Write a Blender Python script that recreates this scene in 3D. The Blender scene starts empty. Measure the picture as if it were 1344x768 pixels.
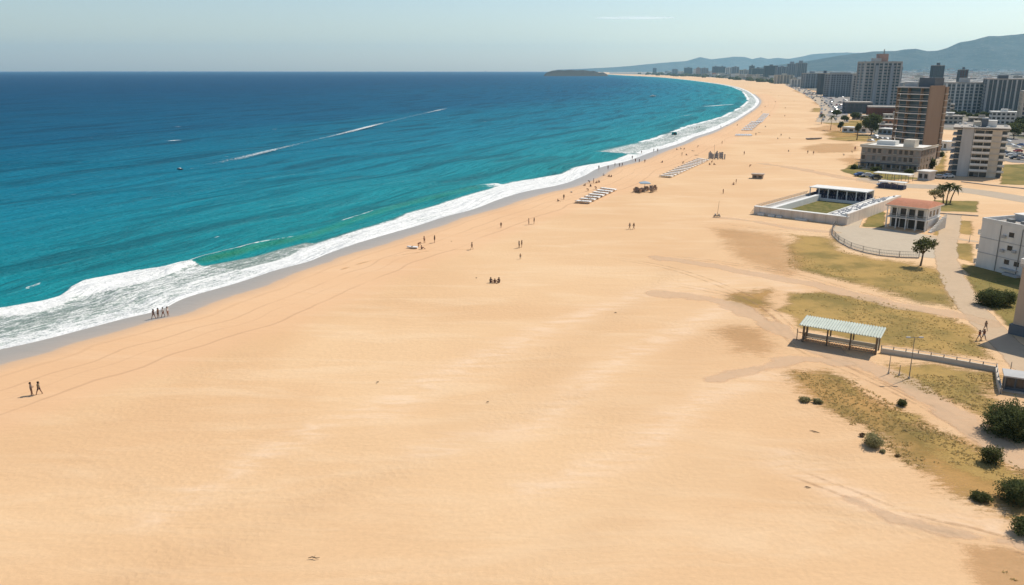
import bpy, math, random
import numpy as np
from mathutils import Vector, Matrix, noise as mn
random.seed(7); RS = np.random.RandomState(11)
SC = bpy.context.scene
COL = SC.collection
R = math.radians
PI = math.pi
# ------------------------------------------------------------------ camera geometry
W0, H0, F = 1344.0, 768.0, 1050.0
HZ = 92.0                      # true horizon row
CAMZ = 40.0
PITCH = math.atan((384 - HZ) / F)
FW = (0, math.cos(PITCH), -math.sin(PITCH)); UP = (0, math.sin(PITCH), math.cos(PITCH))
def ray(px, py):
    a = (px - 672) / F; b = (384 - py) / F
    return (a, FW[1] + b * UP[1], FW[2] + b * UP[2])
def G(px, py, z=0.0):          # where a sight line meets the level z
    d = ray(px, py); k = (z - CAMZ) / d[2]
    return (d[0] * k, d[1] * k)
def Zat(px, py, Y):            # height of a sight line at distance Y
    d = ray(px, py); return CAMZ + Y * d[2] / d[1]
def Xat(px, py, Y):
    d = ray(px, py); return Y * d[0] / d[1]
# ------------------------------------------------------------------ object helpers
def tag(o, label=None, cat=None, group=None, kind=None):
    if label: o['label'] = label
    if cat: o['category'] = cat
    if group: o['group'] = group
    if kind: o['kind'] = kind
    return o
def empty(name, loc, rz=0.0):
    o = bpy.data.objects.new(name, None); COL.objects.link(o)
    o.location = loc; o.rotation_euler = (0, 0, rz); o.empty_display_size = 0.5
    return o
class MB:
    def __init__(s): s.v = []; s.f = []; s.m = []; s.cur = 0
    def add(s, vs, fs):
        n = len(s.v); s.v += [tuple(p) for p in vs]
        for f in fs: s.f.append(tuple(i + n for i in f)); s.m.append(s.cur)
        return s
    def box(s, x0, x1, y0, y1, z0, z1):
        return s.add([(x0,y0,z0),(x1,y0,z0),(x1,y1,z0),(x0,y1,z0),(x0,y0,z1),(x1,y0,z1),(x1,y1,z1),(x0,y1,z1)],
              [(0,3,2,1),(4,5,6,7),(0,1,5,4),(1,2,6,5),(2,3,7,6),(3,0,4,7)])
    def prism(s, poly, z0, z1):
        n = len(poly); vs = [(p[0], p[1], z0) for p in poly] + [(p[0], p[1], z1) for p in poly]
        return s.add(vs, [tuple(range(n))[::-1], tuple(range(n, 2*n))] + [(i, (i+1) % n, n + (i+1) % n, n + i) for i in range(n)])
    def quad(s, a, b, c, d): return s.add([a, b, c, d], [(0, 1, 2, 3)])
    def tube(s, pts, rad, n=6, cap=True):
        pts = [Vector(p) for p in pts]
        if not hasattr(rad, '__len__'): rad = [rad] * len(pts)
        vs = []; fs = []
        for i, p in enumerate(pts):
            d = (pts[min(i+1, len(pts)-1)] - pts[max(i-1, 0)]).normalized()
            a = d.cross(Vector((0, 0, 1)) if abs(d.z) < .9 else Vector((1, 0, 0))).normalized(); b = d.cross(a)
            for k in range(n):
                t = 2*PI*k/n; q = p + (a*math.cos(t) + b*math.sin(t)) * rad[i]; vs.append(tuple(q))
        for i in range(len(pts)-1):
            for k in range(n):
                fs.append((i*n+k, i*n+(k+1) % n, (i+1)*n+(k+1) % n, (i+1)*n+k))
        if cap:
            fs.append(tuple(range(n))[::-1]); fs.append(tuple((len(pts)-1)*n+k for k in range(n)))
        return s.add(vs, fs)
    def build(s, name, mat=None, parent=None, smooth=False):
        me = bpy.data.meshes.new(name); me.from_pydata(s.v, [], s.f); me.update()
        mats = mat if isinstance(mat, (list, tuple)) else [mat]
        for m in mats:
            if m: me.materials.append(m)
        if len(mats) > 1: me.polygons.foreach_set('material_index', s.m)
        if smooth: me.polygons.foreach_set('use_smooth', [True]*len(me.polygons))
        o = bpy.data.objects.new(name, me); COL.objects.link(o)
        if parent: o.parent = parent
        return o
def dup(o, loc=None, rz=None, parent=None, scale=None):
    c = o.copy(); COL.objects.link(c)
    if parent: c.parent = parent
    for ch in list(o.children): dup(ch, parent=c)
    if loc is not None: c.location = loc
    if rz is not None: c.rotation_euler = (0, 0, rz)
    if scale: c.scale = scale
    return c
# ------------------------------------------------------------------ material helpers
class NT:
    def __init__(s, name):
        s.m = bpy.data.materials.new(name); s.m.use_nodes = True; s.t = s.m.node_tree; s.t.nodes.clear()
        s.out = s.t.nodes.new('ShaderNodeOutputMaterial')
    def n(s, typ, **k):
        x = s.t.nodes.new(typ)
        for a, b in k.items(): setattr(x, a, b)
        return x
    def L(s, a, b): s.t.links.new(a, b)
    def val(s, sock, v):
        if isinstance(v, bpy.types.NodeSocket): s.L(v, sock)
        elif v is not None:
            if sock.type == 'RGBA' and len(v) == 3: v = (*v, 1)
            sock.default_value = v
    def math(s, op, a, b=None, c=None, clamp=False):
        x = s.n('ShaderNodeMath', operation=op, use_clamp=clamp); s.val(x.inputs[0], a)
        if b is not None: s.val(x.inputs[1], b)
        if c is not None: s.val(x.inputs[2], c)
        return x.outputs[0]
    def mix(s, f, a, b, blend='MIX'):
        x = s.n('ShaderNodeMix', data_type='RGBA', blend_type=blend); s.val(x.inputs[0], f); s.val(x.inputs[6], a); s.val(x.inputs[7], b)
        return x.outputs[2]
    def noise(s, vec, scale, detail=4, rough=.55, dist=0.0, dim='3D'):
        x = s.n('ShaderNodeTexNoise', noise_dimensions=dim); s.val(x.inputs['Vector'], vec)
        x.inputs['Scale'].default_value = scale; x.inputs['Detail'].default_value = detail; x.inputs['Roughness'].default_value = rough
        x.inputs['Distortion'].default_value = dist
        return x.outputs['Fac']
    def ramp(s, f, pts, interp='LINEAR'):
        x = s.n('ShaderNodeValToRGB'); s.val(x.inputs[0], f); cr = x.color_ramp; cr.interpolation = interp
        while len(cr.elements) < len(pts): cr.elements.new(.5)
        for e, (p, c) in zip(cr.elements, pts): e.position = p; e.color = (*c, 1) if len(c) == 3 else c
        return x.outputs[0]
    def step(s, v, a, b):       # smoothstep
        x = s.n('ShaderNodeMapRange', interpolation_type='SMOOTHSTEP'); s.val(x.inputs['Value'], v)
        x.inputs['From Min'].default_value = a; x.inputs['From Max'].default_value = b
        return x.outputs['Result']
    def mapping(s, vec, loc=(0,0,0), rot=(0,0,0), scale=(1,1,1)):
        x = s.n('ShaderNodeMapping'); s.val(x.inputs[0], vec)
        x.inputs[1].default_value = loc; x.inputs[2].default_value = rot; x.inputs[3].default_value = scale
        return x.outputs[0]
    def attr(s, name):
        return s.n('ShaderNodeAttribute', attribute_name=name)
    def bump(s, h, strength, dist, normal=None):
        x = s.n('ShaderNodeBump'); s.val(x.inputs['Height'], h); s.val(x.inputs['Strength'], strength); x.inputs['Distance'].default_value = dist
        if normal is not None: s.L(normal, x.inputs['Normal'])
        return x.outputs[0]
    def bsdf(s, color, rough=.8, normal=None, spec=.3, metal=0.0, **k):
        x = s.n('ShaderNodeBsdfPrincipled'); s.val(x.inputs['Base Color'], color); s.val(x.inputs['Roughness'], rough)
        s.val(x.inputs['Specular IOR Level'], spec); x.inputs['Metallic'].default_value = metal
        if normal is not None: s.L(normal, x.inputs['Normal'])
        for a, b in k.items(): s.val(x.inputs[a], b)
        s.L(x.outputs[0], s.out.inputs[0]); return x
    def pos(s): return s.n('ShaderNodeNewGeometry').outputs['Position']
    def obj(s): return s.n('ShaderNodeTexCoord').outputs['Object']
_mc = {}
def M(name, col, rough=.75, var=.18, scale=.6, spec=.25, metal=0.0, bump=0.0, rnd=0.0, streak=False):
    if name in _mc: return _mc[name]
    t = NT(name); p = t.obj()
    if streak: p2 = t.mapping(p, scale=(1, 1, .15))
    else: p2 = p
    nz = t.noise(p2, scale, 6, .65)
    f = t.math('MULTIPLY_ADD', nz, var*3, 1 - var*1.5)
    if rnd:
        oi = t.n('ShaderNodeObjectInfo').outputs['Random']
        f = t.math('MULTIPLY', f, t.math('MULTIPLY_ADD', oi, rnd, 1 - rnd/2))
    c = t.mix(1.0, (*col, 1), t.n('ShaderNodeCombineColor').outputs[0], 'MULTIPLY')
    cc = [n for n in t.t.nodes if n.type == 'COMBINE_COLOR'][-1]
    for i in range(3): t.L(f, cc.inputs[i])
    nm = t.bump(t.noise(p, scale*8, 4), bump, .05) if bump else None
    t.bsdf(c, rough, nm, spec, metal)
    _mc[name] = t.m; return t.m
# ------------------------------------------------------------------ shore coordinates
DR = np.array((-0.94, 0.3412)); DR /= np.linalg.norm(DR); QQ = np.array((-DR[1]*-1, 0.0))
QQ = np.array((DR[1], -DR[0]))        # along the shore, away from the camera
SEA = -0.25
def to_qt0(px, py, z=0.0):
    p = np.array(G(px, py, z)); return float(p @ QQ), float(p @ DR)
def curve(pts, z=0.0):
    a = sorted(to_qt0(x, y, z) for x, y in pts)
    return np.array([p[0] for p in a]), np.array([p[1] for p in a])
def pchip(x, xp, yp):
    xp = np.asarray(xp, float); yp = np.asarray(yp, float); h = np.diff(xp); d = np.diff(yp)/h
    m = np.zeros(len(xp)); m[0] = d[0]; m[-1] = d[-1]
    m[1:-1] = (d[:-1]*h[1:] + d[1:]*h[:-1])/(h[1:] + h[:-1])
    x = np.asarray(x, float); i = np.clip(np.searchsorted(xp, x) - 1, 0, len(xp)-2); t = (x - xp[i])/h[i]
    lo = x < xp[0]; hi = x > xp[-1]
    r = yp[i]*(2*t**3-3*t**2+1) + m[i]*h[i]*(t**3-2*t**2+t) + yp[i+1]*(-2*t**3+3*t**2) + m[i+1]*h[i]*(t**3-t**2)
    r = np.where(lo, yp[0] + m[0]*(x - xp[0])*.3, r); r = np.where(hi, yp[-1], r)
    return r
Bpx = [(-60,470),(0,457),(50,446),(100,433),(156,418.5),(200,408),(235,392),(300,373),(367,352),(402,343),(426,333),(462,320),(500,308.5),
       (541,297),(582,284),(614,275.7),(651,262),(684,252),(734,242),(761,232),(788,219),(818,212),(852,200),(895,186.7),(912,179),(930,173.5),
       (951,165),(977,150.5),(992,140),(996,134),(990,125.5),(977,117.5),(960,112.6),(925,107.5),(895,104),(859,101),(830,99.6)]
bq, bt = curve(Bpx, SEA)
bq = np.append(bq, 14500); bt = np.append(bt, DR @ np.array((1400.0, (14500 - 1400*QQ[0])/QQ[1]))); bq = np.append(bq, 21000); bt = np.append(bt, bt[-1] + (bt[-1]-bt[-2])/(bq[-2]-bq[-3])*6500)
def Bf(q): return pchip(q, bq, bt)
def rel(pts, z=0.0):
    q, t = curve(pts, z); return q, t - Bf(q)
Apx = [(-60,498),(0,479),(60,463),(100,449),(150,436),(200,421),(300,390),(340,378),(378,362),(438,340),(500,322),(565,301),(606,286.5),(639,277),(664,270),
       (734,250),(768,240),(801,224),(818,217.5),(868,201),(900,189),(914,182),(930,177),(951,167)]
aq, at = rel(Apx)
def Af(q): return np.interp(q, np.append(aq, [aq[-1]+60, 14000]), np.append(at, [-3.0, -3.0]))
Dpx = [(0,446),(100,424),(180,402),(230,380),(248,371),(319,352),(367,340),(402,324),(438,312),(474,300),(520,286),(550,275),(600,260),(622,253.5),(640,248.5),(655,243.5),(670,239.5),(684,237),
       (734,228.5),(758,218.5),(798,212),(823,202)]
dq, dt = rel(Dpx, SEA)
Cpx = [(-60,413),(0,405.5),(52,398),(78,388.6),(109,369),(182,355),(247,348)]
cq, ct = rel(Cpx, SEA)
Epx = [(-60,425),(0,420),(52,414),(104,392.5),(156,382),(208,369),(250,352)]
eq, et = rel(Epx, SEA)
Lpx = [(247,348),(300,334),(342,323),(367,318),(400,311),(430,300),(455,291),(488,280.5),(520,271),(560,261),(600,252),(651,242)]
lq, lt = rel(Lpx, SEA)
Fpx = [(250,353),(295,345),(343,335),(367,328),(402,319)]
fq, ft = rel(Fpx, SEA)
C2px = [(818,196),(812,188),(806,184),(848,180.5),(886,178.5),(901,164),(930,158),(951,153),(968,145)]
# ------------------------------------------------------------------ grid mesh from numpy
def grid_mesh(name, X, Y, Z, mat, attrs=None, uv=None, smooth=True, keep=None):
    ny, nx = X.shape
    co = np.stack([X, Y, Z], -1).reshape(-1, 3).astype(np.float32)
    idx = np.arange(ny*nx).reshape(ny, nx)
    f = np.stack([idx[:-1,:-1], idx[:-1,1:], idx[1:,1:], idx[1:,:-1]], -1)
    if keep is not None:
        k = keep[:-1,:-1] | keep[:-1,1:] | keep[1:,1:] | keep[1:,:-1]; f = f[k]
    f = f.reshape(-1, 4)
    v0, v1, v2 = co[f[0,0]], co[f[0,1]], co[f[0,2]]
    if np.cross(v1 - v0, v2 - v1)[2] < 0: f = f[:, ::-1]
    used, inv = np.unique(f, return_inverse=True); f = inv.reshape(-1, 4); co = co[used]
    me = bpy.data.meshes.new(name)
    me.vertices.add(len(co)); me.vertices.foreach_set('co', co.ravel())
    me.loops.add(f.size); me.loops.foreach_set('vertex_index', f.ravel().astype(np.int32))
    me.polygons.add(len(f)); me.polygons.foreach_set('loop_start', (np.arange(len(f))*4).astype(np.int32))
    me.polygons.foreach_set('loop_total', np.full(len(f), 4, np.int32))
    me.update(calc_edges=True)
    if smooth: me.polygons.foreach_set('use_smooth', np.ones(len(f), bool))
    for k, a in (attrs or {}).items():
        at_ = me.attributes.new(k, 'FLOAT', 'POINT'); at_.data.foreach_set('value', np.asarray(a, np.float32).ravel()[used])
    if uv is not None:
        at_ = me.attributes.new('qt', 'FLOAT_VECTOR', 'POINT')
        a = np.stack([uv[0], uv[1], np.zeros_like(uv[0])], -1).reshape(-1, 3).astype(np.float32)[used]
        at_.data.foreach_set('vector', a.ravel())
    me.materials.append(mat); me.validate()
    o = bpy.data.objects.new(name, me); COL.objects.link(o); return o
def steps(a, b, f):
    r = [a]
    while r[-1] < b: r.append(r[-1] + f(r[-1]))
    return np.array(r)
def sstep(x, a, b):
    t = np.clip((x - a)/(b - a), 0, 1); return t*t*(3 - 2*t)
def vnoise(X, Y, s, seed=0):     # cheap smooth value noise, numpy
    x = X/s; y = Y/s; xi = np.floor(x).astype(np.int64); yi = np.floor(y).astype(np.int64); u = x-xi; v = y-yi
    u = u*u*(3-2*u); v = v*v*(3-2*v)
    def h(a, b):
        n = (a*374761393 + b*668265263 + seed*974634777) & 0x7fffffff
        n = ((n ^ (n >> 13))*1274126177) & 0x7fffffff
        return (n & 0xffff)/65535.0
    return (h(xi,yi)*(1-u)+h(xi+1,yi)*u)*(1-v) + (h(xi,yi+1)*(1-u)+h(xi+1,yi+1)*u)*v
def fbm(X, Y, s, seed=0, o=4):
    r = 0; a = .5; n = 0
    for i in range(o): r = r + a*vnoise(X, Y, s/2**i, seed+i); n += a; a *= .5
    return r/n
def seg_dist(X, Y, poly, closed=False):
    P = [np.array(p) for p in poly]
    if closed: P = P + [P[0]]
    d = np.full(X.shape, 1e9)
    for a, b in zip(P[:-1], P[1:]):
        ab = b - a; L2 = float(ab @ ab) + 1e-9
        t = np.clip(((X-a[0])*ab[0] + (Y-a[1])*ab[1])/L2, 0, 1)
        d = np.minimum(d, np.hypot(X - a[0] - t*ab[0], Y - a[1] - t*ab[1]))
    return d
def inside(X, Y, poly):
    r = np.zeros(X.shape, bool); n = len(poly)
    for i in range(n):
        (x0, y0), (x1, y1) = poly[i], poly[(i+1) % n]
        if y0 == y1: continue
        c = ((y0 > Y) != (y1 > Y)) & (X < (x1-x0)*(Y-y0)/(y1-y0) + x0); r ^= c
    return r
# ------------------------------------------------------------------ sand, shared by beach, lawns and tracks
def px2w(pts): return [G(*p) for p in pts]
ROUGH = [([(120,790),(200,748),(330,700),(420,655),(520,615),(640,560),(760,520)],2.2), ([(760,470),(700,500),(640,535),(580,560)],2.4),
         ([(1000,400),(960,430),(900,470),(850,520),(800,545)],3.2), ([(1100,600),(960,600),(860,640),(800,690),(700,740)],2.6),
         ([(990,300),(900,340),(830,400),(760,450),(700,480)],2.6), ([(1240,700),(1120,680),(1000,640),(900,640)],1.6)]
PALE = [([(500,545),(560,500),(640,470),(720,430),(800,400),(900,370)],3.0), ([(560,590),(700,560),(800,480),(880,440),(1000,380)],2.5),
        ([(700,640),(820,600),(930,520),(1010,490),(1100,500)],2.5), ([(900,385),(1000,360),(1060,390),(1150,400)],2.5), ([(1020,600),(1100,640),(1180,680),(1300,690),(1400,720)],2.5),
        ([(200,680),(320,610),(420,560),(520,520)],2.0)]
def sand_fields(X, Y):
    ro = np.zeros(X.shape); pa = np.zeros(X.shape)
    for p, w in ROUGH: ro = np.maximum(ro, np.exp(-(seg_dist(X, Y, px2w(p))/w)**2))
    for p, w in PALE: pa = np.maximum(pa, np.exp(-(seg_dist(X, Y, px2w(p))/w)**2))
    return ro, pa
def sand_nodes(t):
    p = t.pos(); wd = t.attr('wetd').outputs['Fac']; ro = t.attr('rough').outputs['Fac']; pa = t.attr('pale').outputs['Fac']
    big = t.noise(p, .018, 4, .5, .6); mid = t.noise(t.mapping(p, rot=(0, 0, R(42)), scale=(.035, .16, 1)), 1.0, 5, .6, .8)
    mid2 = t.noise(t.mapping(p, rot=(0, 0, R(58)), scale=(.12, .5, 1)), 1.0, 5, .6, 1.2)
    fine = t.noise(p, 2.2, 6, .7); grain = t.noise(p, 9.0, 3, .7)
    c = t.mix(t.step(big, .35, .65), (.65, .412, .222), (.705, .474, .268))
    c = t.mix(t.math('MULTIPLY', t.step(mid, .45, .72), .36), c, (.77, .575, .37))
    c = t.mix(t.math('MULTIPLY', t.step(mid2, .52, .75), .13), c, (.53, .325, .185))
    c = t.mix(t.math('MULTIPLY', pa, t.math('MULTIPLY', t.step(mid2, .3, .75), .6)), c, (.80, .60, .42))
    c = t.mix(t.math('MULTIPLY', ro, t.math('MULTIPLY', t.step(fine, .35, .65), .20)), c, (.50, .32, .18))
    g = t.math('ADD', t.math('MULTIPLY_ADD', fine, .26, .82), t.math('MULTIPLY', grain, .10))
    cc = t.n('ShaderNodeCombineColor')
    for i in range(3): t.L(g, cc.inputs[i])
    c = t.mix(1.0, c, cc.outputs[0], 'MULTIPLY')
    # strand line: packed sand, tide lines, then wet sand
    edge = t.math('ADD', wd, t.math('MULTIPLY', t.math('SUBTRACT', t.noise(p, .12, 4, .6), .5), 3.2))
    packed = t.step(edge, -26, -19)
    c = t.mix(t.math('MULTIPLY', packed, .5), c, (.70, .425, .24))
    for d0, wdt, k in ((-4.3, .4, .3), (-9.5, .22, .5), (-13.0, .2, .25), (-17.5, .28, .6)):
        e2 = t.math('ADD', wd, t.math('MULTIPLY', t.math('SUBTRACT', t.noise(p, .05, 3, .5), .5), 5.0))
        l = t.math('SUBTRACT', 1.0, t.step(t.math('ABSOLUTE', t.math('SUBTRACT', e2, d0)), wdt*.2, wdt*1.6))
        l = t.math('MULTIPLY', l, t.step(t.noise(p, .03, 3, .6), .3, .5))
        c = t.mix(t.math('MULTIPLY', l, k), c, (.50, .30, .17))
    we = t.math('ADD', wd, t.math('MULTIPLY', t.math('SUBTRACT', t.noise(p, .25, 3, .5), .5), 1.6))
    wet = t.step(we, -.9, .5)
    c = t.mix(t.math('MULTIPLY', t.step(we, -4.5, -.3), .75), c, (.55, .37, .235))
    c = t.mix(wet, c, t.mix(t.step(t.math('ADD', wd, t.math('MULTIPLY', mid2, 3)), 0, 7), (.44, .35, .265), (.355, .31, .255)))
    rg = t.math('MULTIPLY_ADD', wet, -.52, .92)
    # relief: prints and ripples fade out where the sand is packed
    rough = t.math('MAXIMUM', t.math('MULTIPLY', t.math('SUBTRACT', 1.0, packed), t.math('MULTIPLY', t.step(t.noise(p, .035, 3, .5), .25, .75), t.math('MULTIPLY_ADD', ro, .45, .50))), .06)
    vo = t.n('ShaderNodeTexVoronoi'); t.L(p, vo.inputs['Vector']); vo.inputs['Scale'].default_value = 1.5; vo.inputs['Randomness'].default_value = 1
    h = t.math('ADD', t.math('MULTIPLY', vo.outputs['Distance'], .6), t.math('ADD', t.math('MULTIPLY', fine, .7), t.math('MULTIPLY', grain, .3)))
    n1 = t.bump(h, t.math('MULTIPLY', rough, .8), .2)
    n2 = t.bump(t.math('ADD', mid, mid2), .3, .3, n1)
    return c, rg, n2, wet
# ================================================================== CAMERA, LIGHT, AIR
cam = bpy.data.cameras.new('camera'); camo = bpy.data.objects.new('camera', cam); COL.objects.link(camo)
camo.location = (0, 0, CAMZ); camo.rotation_euler = (PI/2 - PITCH, 0, 0)
cam.sensor_width = 36.0; cam.lens = 36.0*F/W0; cam.clip_start = .5; cam.clip_end = 60000
SC.camera = camo
SUN_AZ, SUN_EL = R(55), R(50)          # azimuth east of the viewing direction
w = bpy.data.worlds.new('World'); SC.world = w; w.use_nodes = True; nt = w.node_tree; nt.nodes.clear()
sky = nt.nodes.new('ShaderNodeTexSky'); sky.sky_type = 'NISHITA'; sky.sun_disc = False
sky.sun_elevation = SUN_EL; sky.sun_rotation = SUN_AZ; sky.air_density = 1.0; sky.dust_density = .6; sky.ozone_density = 1.2; sky.altitude = 40
bg = nt.nodes.new('ShaderNodeBackground'); bg.inputs[1].default_value = .108
wo = nt.nodes.new('ShaderNodeOutputWorld'); nt.links.new(sky.outputs[0], bg.inputs[0]); nt.links.new(bg.outputs[0], wo.inputs[0])
sl = bpy.data.lights.new('sun', 'SUN'); sl.energy = 4.2; sl.angle = R(.53); sl.color = (1.0, .93, .82)
so = bpy.data.objects.new('sun', sl); COL.objects.link(so)
sd = Vector((math.sin(SUN_AZ)*math.cos(SUN_EL), math.cos(SUN_AZ)*math.cos(SUN_EL), math.sin(SUN_EL)))
so.rotation_euler = sd.to_track_quat('Z', 'Y').to_euler(); so.location = (0, 0, 300)
SC.view_settings.view_transform = 'Standard'; SC.view_settings.look = 'None'; SC.view_settings.gamma = 1; SC.view_settings.use_curve_mapping = False
SC.view_settings.exposure = 0.15
SC.render.engine = 'CYCLES'; SC.cycles.use_denoising = True; SC.cycles.max_bounces = 5; SC.cycles.volume_bounces = 1
SC.cycles.transparent_max_bounces = 32; SC.cycles.sample_clamp_indirect = 6
t = NT('air'); pv = t.n('ShaderNodeVolumePrincipled'); pv.inputs['Color'].default_value = (.5, .82, 1.0, 1)
pv.inputs['Density'].default_value = 3.6e-5; pv.inputs['Anisotropy'].default_value = .35; t.L(pv.outputs[0], t.out.inputs[1])
tag(MB().box(-22000, 16000, -900, 24000, -4.5, 720).build('haze', t.m), 'pale blue sea haze over the bay and the far hills', 'haze', kind='stuff')

# ================================================================== GROUND AND SEA
t = NT('beach_sand'); c, rg, nm, wet = sand_nodes(t)
t.bsdf(c, rg, nm, t.math('MULTIPLY_ADD', wet, .4, .1)); SAND = t.m
q1 = steps(-260, 20000, lambda q: 5 if q < 20 else (.9 if q < 190 else .9 + (q-190)*.011))
ti = steps(-16, 0, lambda a: 1.2); tn = -steps(0, 15500, lambda a: 1.0 if a < 150 else 1.0 + (a-150)*.03)[1:]
t1 = np.concatenate([-ti[:-1], [0], tn])
Qg, Tg = np.meshgrid(q1, t1); B_ = Bf(Qg)
A_ = Af(Qg)
Zg = np.where(Tg > A_, -.25*np.clip((Tg - A_)/(-A_), 0, 1), 0.0) - np.where(Tg > 0, Tg*.09, 0)
Xg = QQ[0]*Qg + DR[0]*(B_ + Tg); Yg = QQ[1]*Qg + DR[1]*(B_ + Tg)
near = np.clip(1 - np.hypot(Xg, Yg)/400, 0, 1)
Zg = Zg + np.where(Tg < A_ - 6, (fbm(Xg, Yg, 26, 3) - .5)*.55*np.clip((A_ - 6 - Tg)/14, 0, 1)*(1 - sstep(Xg/np.maximum(Yg, 1), .08, .17))*np.where(Yg > 5, 1, 0)*near, 0)
ro, pa = sand_fields(Xg, Yg)
ground = grid_mesh('ground', Xg, Yg, Zg, SAND, dict(wetd=np.where(Qg > 1500, -60, Tg - A_), rough=ro, pale=pa))
tag(ground, kind='structure')

# sea ---------------------------------------------------------------
q2 = steps(-200, 20000, lambda q: 4 if q < 60 else (.7 if q < 240 else .7 + (q-240)*.009))
t2 = steps(-.9, 15800, lambda a: .45 if a < 40 else (.9 if a < 90 else .9 + (a-90)*.022))
Qs, Ts = np.meshgrid(q2, t2); Bs = Bf(Qs); Xs = QQ[0]*Qs + DR[0]*(Bs + Ts); Ys = QQ[1]*Qs + DR[1]*(Bs + Ts)
tC = np.interp(Qs, cq, ct); tE = np.interp(Qs, eq, et); tD = np.interp(Qs, dq, dt); tL = np.interp(Qs, lq, lt); tF = np.interp(Qs, fq, ft)
n1 = fbm(Xs, Ys, 7, 5); n2 = fbm(Qs*.35, Ts, 5, 9)
jit = (n1 - .5)*2.2
left = Qs < lq[0] + 1; mid = (Qs >= lq[0]) & (Qs < dq[-1]); far = Qs >= dq[-1]
foam = np.zeros(Xs.shape); green = np.zeros(Xs.shape); murk = np.zeros(Xs.shape)
# left: broken roller, then laced backwash and swash
roller = sstep(Ts, tE - 1.5, tE + 1.5)*(1 - sstep(Ts + jit, tC - 1.2, tC + .8))
lace = (1 - sstep(Ts, tE, tE + 1.5))
foam = np.where(left, np.maximum(roller*(.62 + .42*n1), lace*np.where(Ts < tD, .56 + .16*n2, .40 + .26*n2)), foam)
murk = np.where(left, 1 - sstep(Ts, tC - 2.5, tC - .3), murk)
# middle: white swash, grey backwash up to the trough of the wave
sw = (1 - sstep(Ts + jit*.6, tD - 1.6, tD + .9))
bwk = np.where(Qs < fq[-1], 1 - sstep(Ts, tF - .5, tF + .8), 0)
foam = np.where(mid, np.maximum(sw*(.62 + .42*n2), bwk*.44), foam); murk = np.where(mid, np.maximum(sw, bwk), murk)
ln = (1 - sstep(np.abs(Ts - tL + (n2 - .5)*1.6), .1, .8))
brk = np.interp(Qs, [lq[0], to_qt0(345,323)[0], to_qt0(372,317)[0], to_qt0(450,293)[0], to_qt0(455,291)[0], to_qt0(490,280)[0], to_qt0(500,277)[0], to_qt0(590,254)[0], to_qt0(630,246)[0], lq[-1]],
                [1.0, .8, .45, .1, .66, .60, .35, .2, .5, .75])
foam = np.where(mid & (Qs < lq[-1]), np.maximum(foam, ln*brk), foam)
curl = (Qs > to_qt0(628,247)[0]) & (Qs < dq[-1]); foam = np.where(curl & (Ts > tD - 2) & (Ts < tL + jit*.4) & (Qs < lq[-1]), np.maximum(foam, np.interp(Qs, [to_qt0(628,247)[0], lq[-1]], [.1, .8])), foam)
face = np.exp(-((Ts - (tL - 1.6))/1.5)**2)*np.interp(Qs, [lq[0]-4, lq[0]+6, to_qt0(400,311)[0], lq[-1]-15, lq[-1]], [0, 1, .8, .45, 0])
green = face
# far: the surf on the inner bay
c2q, c2t = rel(C2px, SEA); o = np.argsort(c2q)
wo_ = np.interp(Qs, [dq[-1], dq[-1]+6, to_qt0(850,180)[0], to_qt0(901,165)[0], to_qt0(951,153)[0], to_qt0(968,140)[0], 1500, 3000, 14000], [3, 24, 20, 25, 15, 15, 13, 9, 8])
foam_far = np.where(Ts < wo_, .40 + .25*n2, 0)
ein = 1 - sstep(Ts + jit*2, wo_*.18, wo_*.34); eout = np.exp(-((Ts - wo_ + jit*2)/2.2)**2)*np.where(vnoise(Qs, Ts*0, 45, 3) > .3, 1, .3)
foam_far = np.maximum(foam_far, np.maximum(ein*.95, eout*.95)); foam_far = np.where(Qs > 700, np.where(Ts < wo_, np.maximum(.45, foam_far), foam_far), foam_far)
extra = np.exp(-((Ts - np.interp(Qs, [300, 900, 3000], [52, 75, 60]))/np.interp(Qs, [300, 1200], [1.6, 5]))**2)*(vnoise(Qs, Ts*0, 60, 8) > .55)*(Qs > to_qt0(900, 160)[0])
foam = np.where(far, foam_far, foam); murk = np.where(far, 1 - sstep(Ts, wo_*.8, wo_*1.2), murk)
foam = np.where((Ts > 3) & (Qs < 420), np.maximum(foam, .30*np.exp(-np.maximum(0, Ts - np.where(left, tC, tD))/3.0)), foam)
foam = np.maximum(foam, np.where(Ts < .55, 1.0, 0)*np.where(Qs < 2600, 1, .6))
# whitecaps, sparse
cap = (fbm(Qs*.3, Ts, 3, 21, 3) > .885)*(Ts > 25)*(Ts < 600)*.5
# swell relief
ph = Ts + 14*(fbm(Xs, Ys, 160, 31) - .5) + (Qs - 100)*.03
amp = sstep(Ts, 16, 40)*(1 - sstep(Ts, 250, 420))
sw_ = .30*np.sin(ph*2*PI/21) + .16*np.sin(ph*2*PI/12.5 + 1.3 + 3*fbm(Xs, Ys, 60, 33))
Zs = np.full(Xs.shape, SEA + .03) + amp*sw_*(.35 + 1.1*vnoise(Xs, Ys, 50, 41))
wave = np.exp(-((Ts - tL)/1.8)**2)*np.interp(Qs, [lq[0]-10, lq[0]+5, to_qt0(345,323)[0], to_qt0(420,306)[0], lq[-1]-10, lq[-1]+3], [.3, 1.1, 1.1, .65, .9, .2])
Zs += np.where(Qs < dq[-1], wave, 0) + np.where(left, roller*.35*n1*2, 0) + np.where(Ts > 0, foam*.05*n1, 0)
t = NT('sea_water')
uv = t.attr('qt').outputs['Vector']; P = t.pos(); sx = t.n('ShaderNodeSeparateXYZ'); t.L(uv, sx.inputs[0]); T = sx.outputs[1]
fo = t.attr('foam').outputs['Fac']; gr = t.attr('green').outputs['Fac']; mu = t.attr('murk').outputs['Fac']
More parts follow.
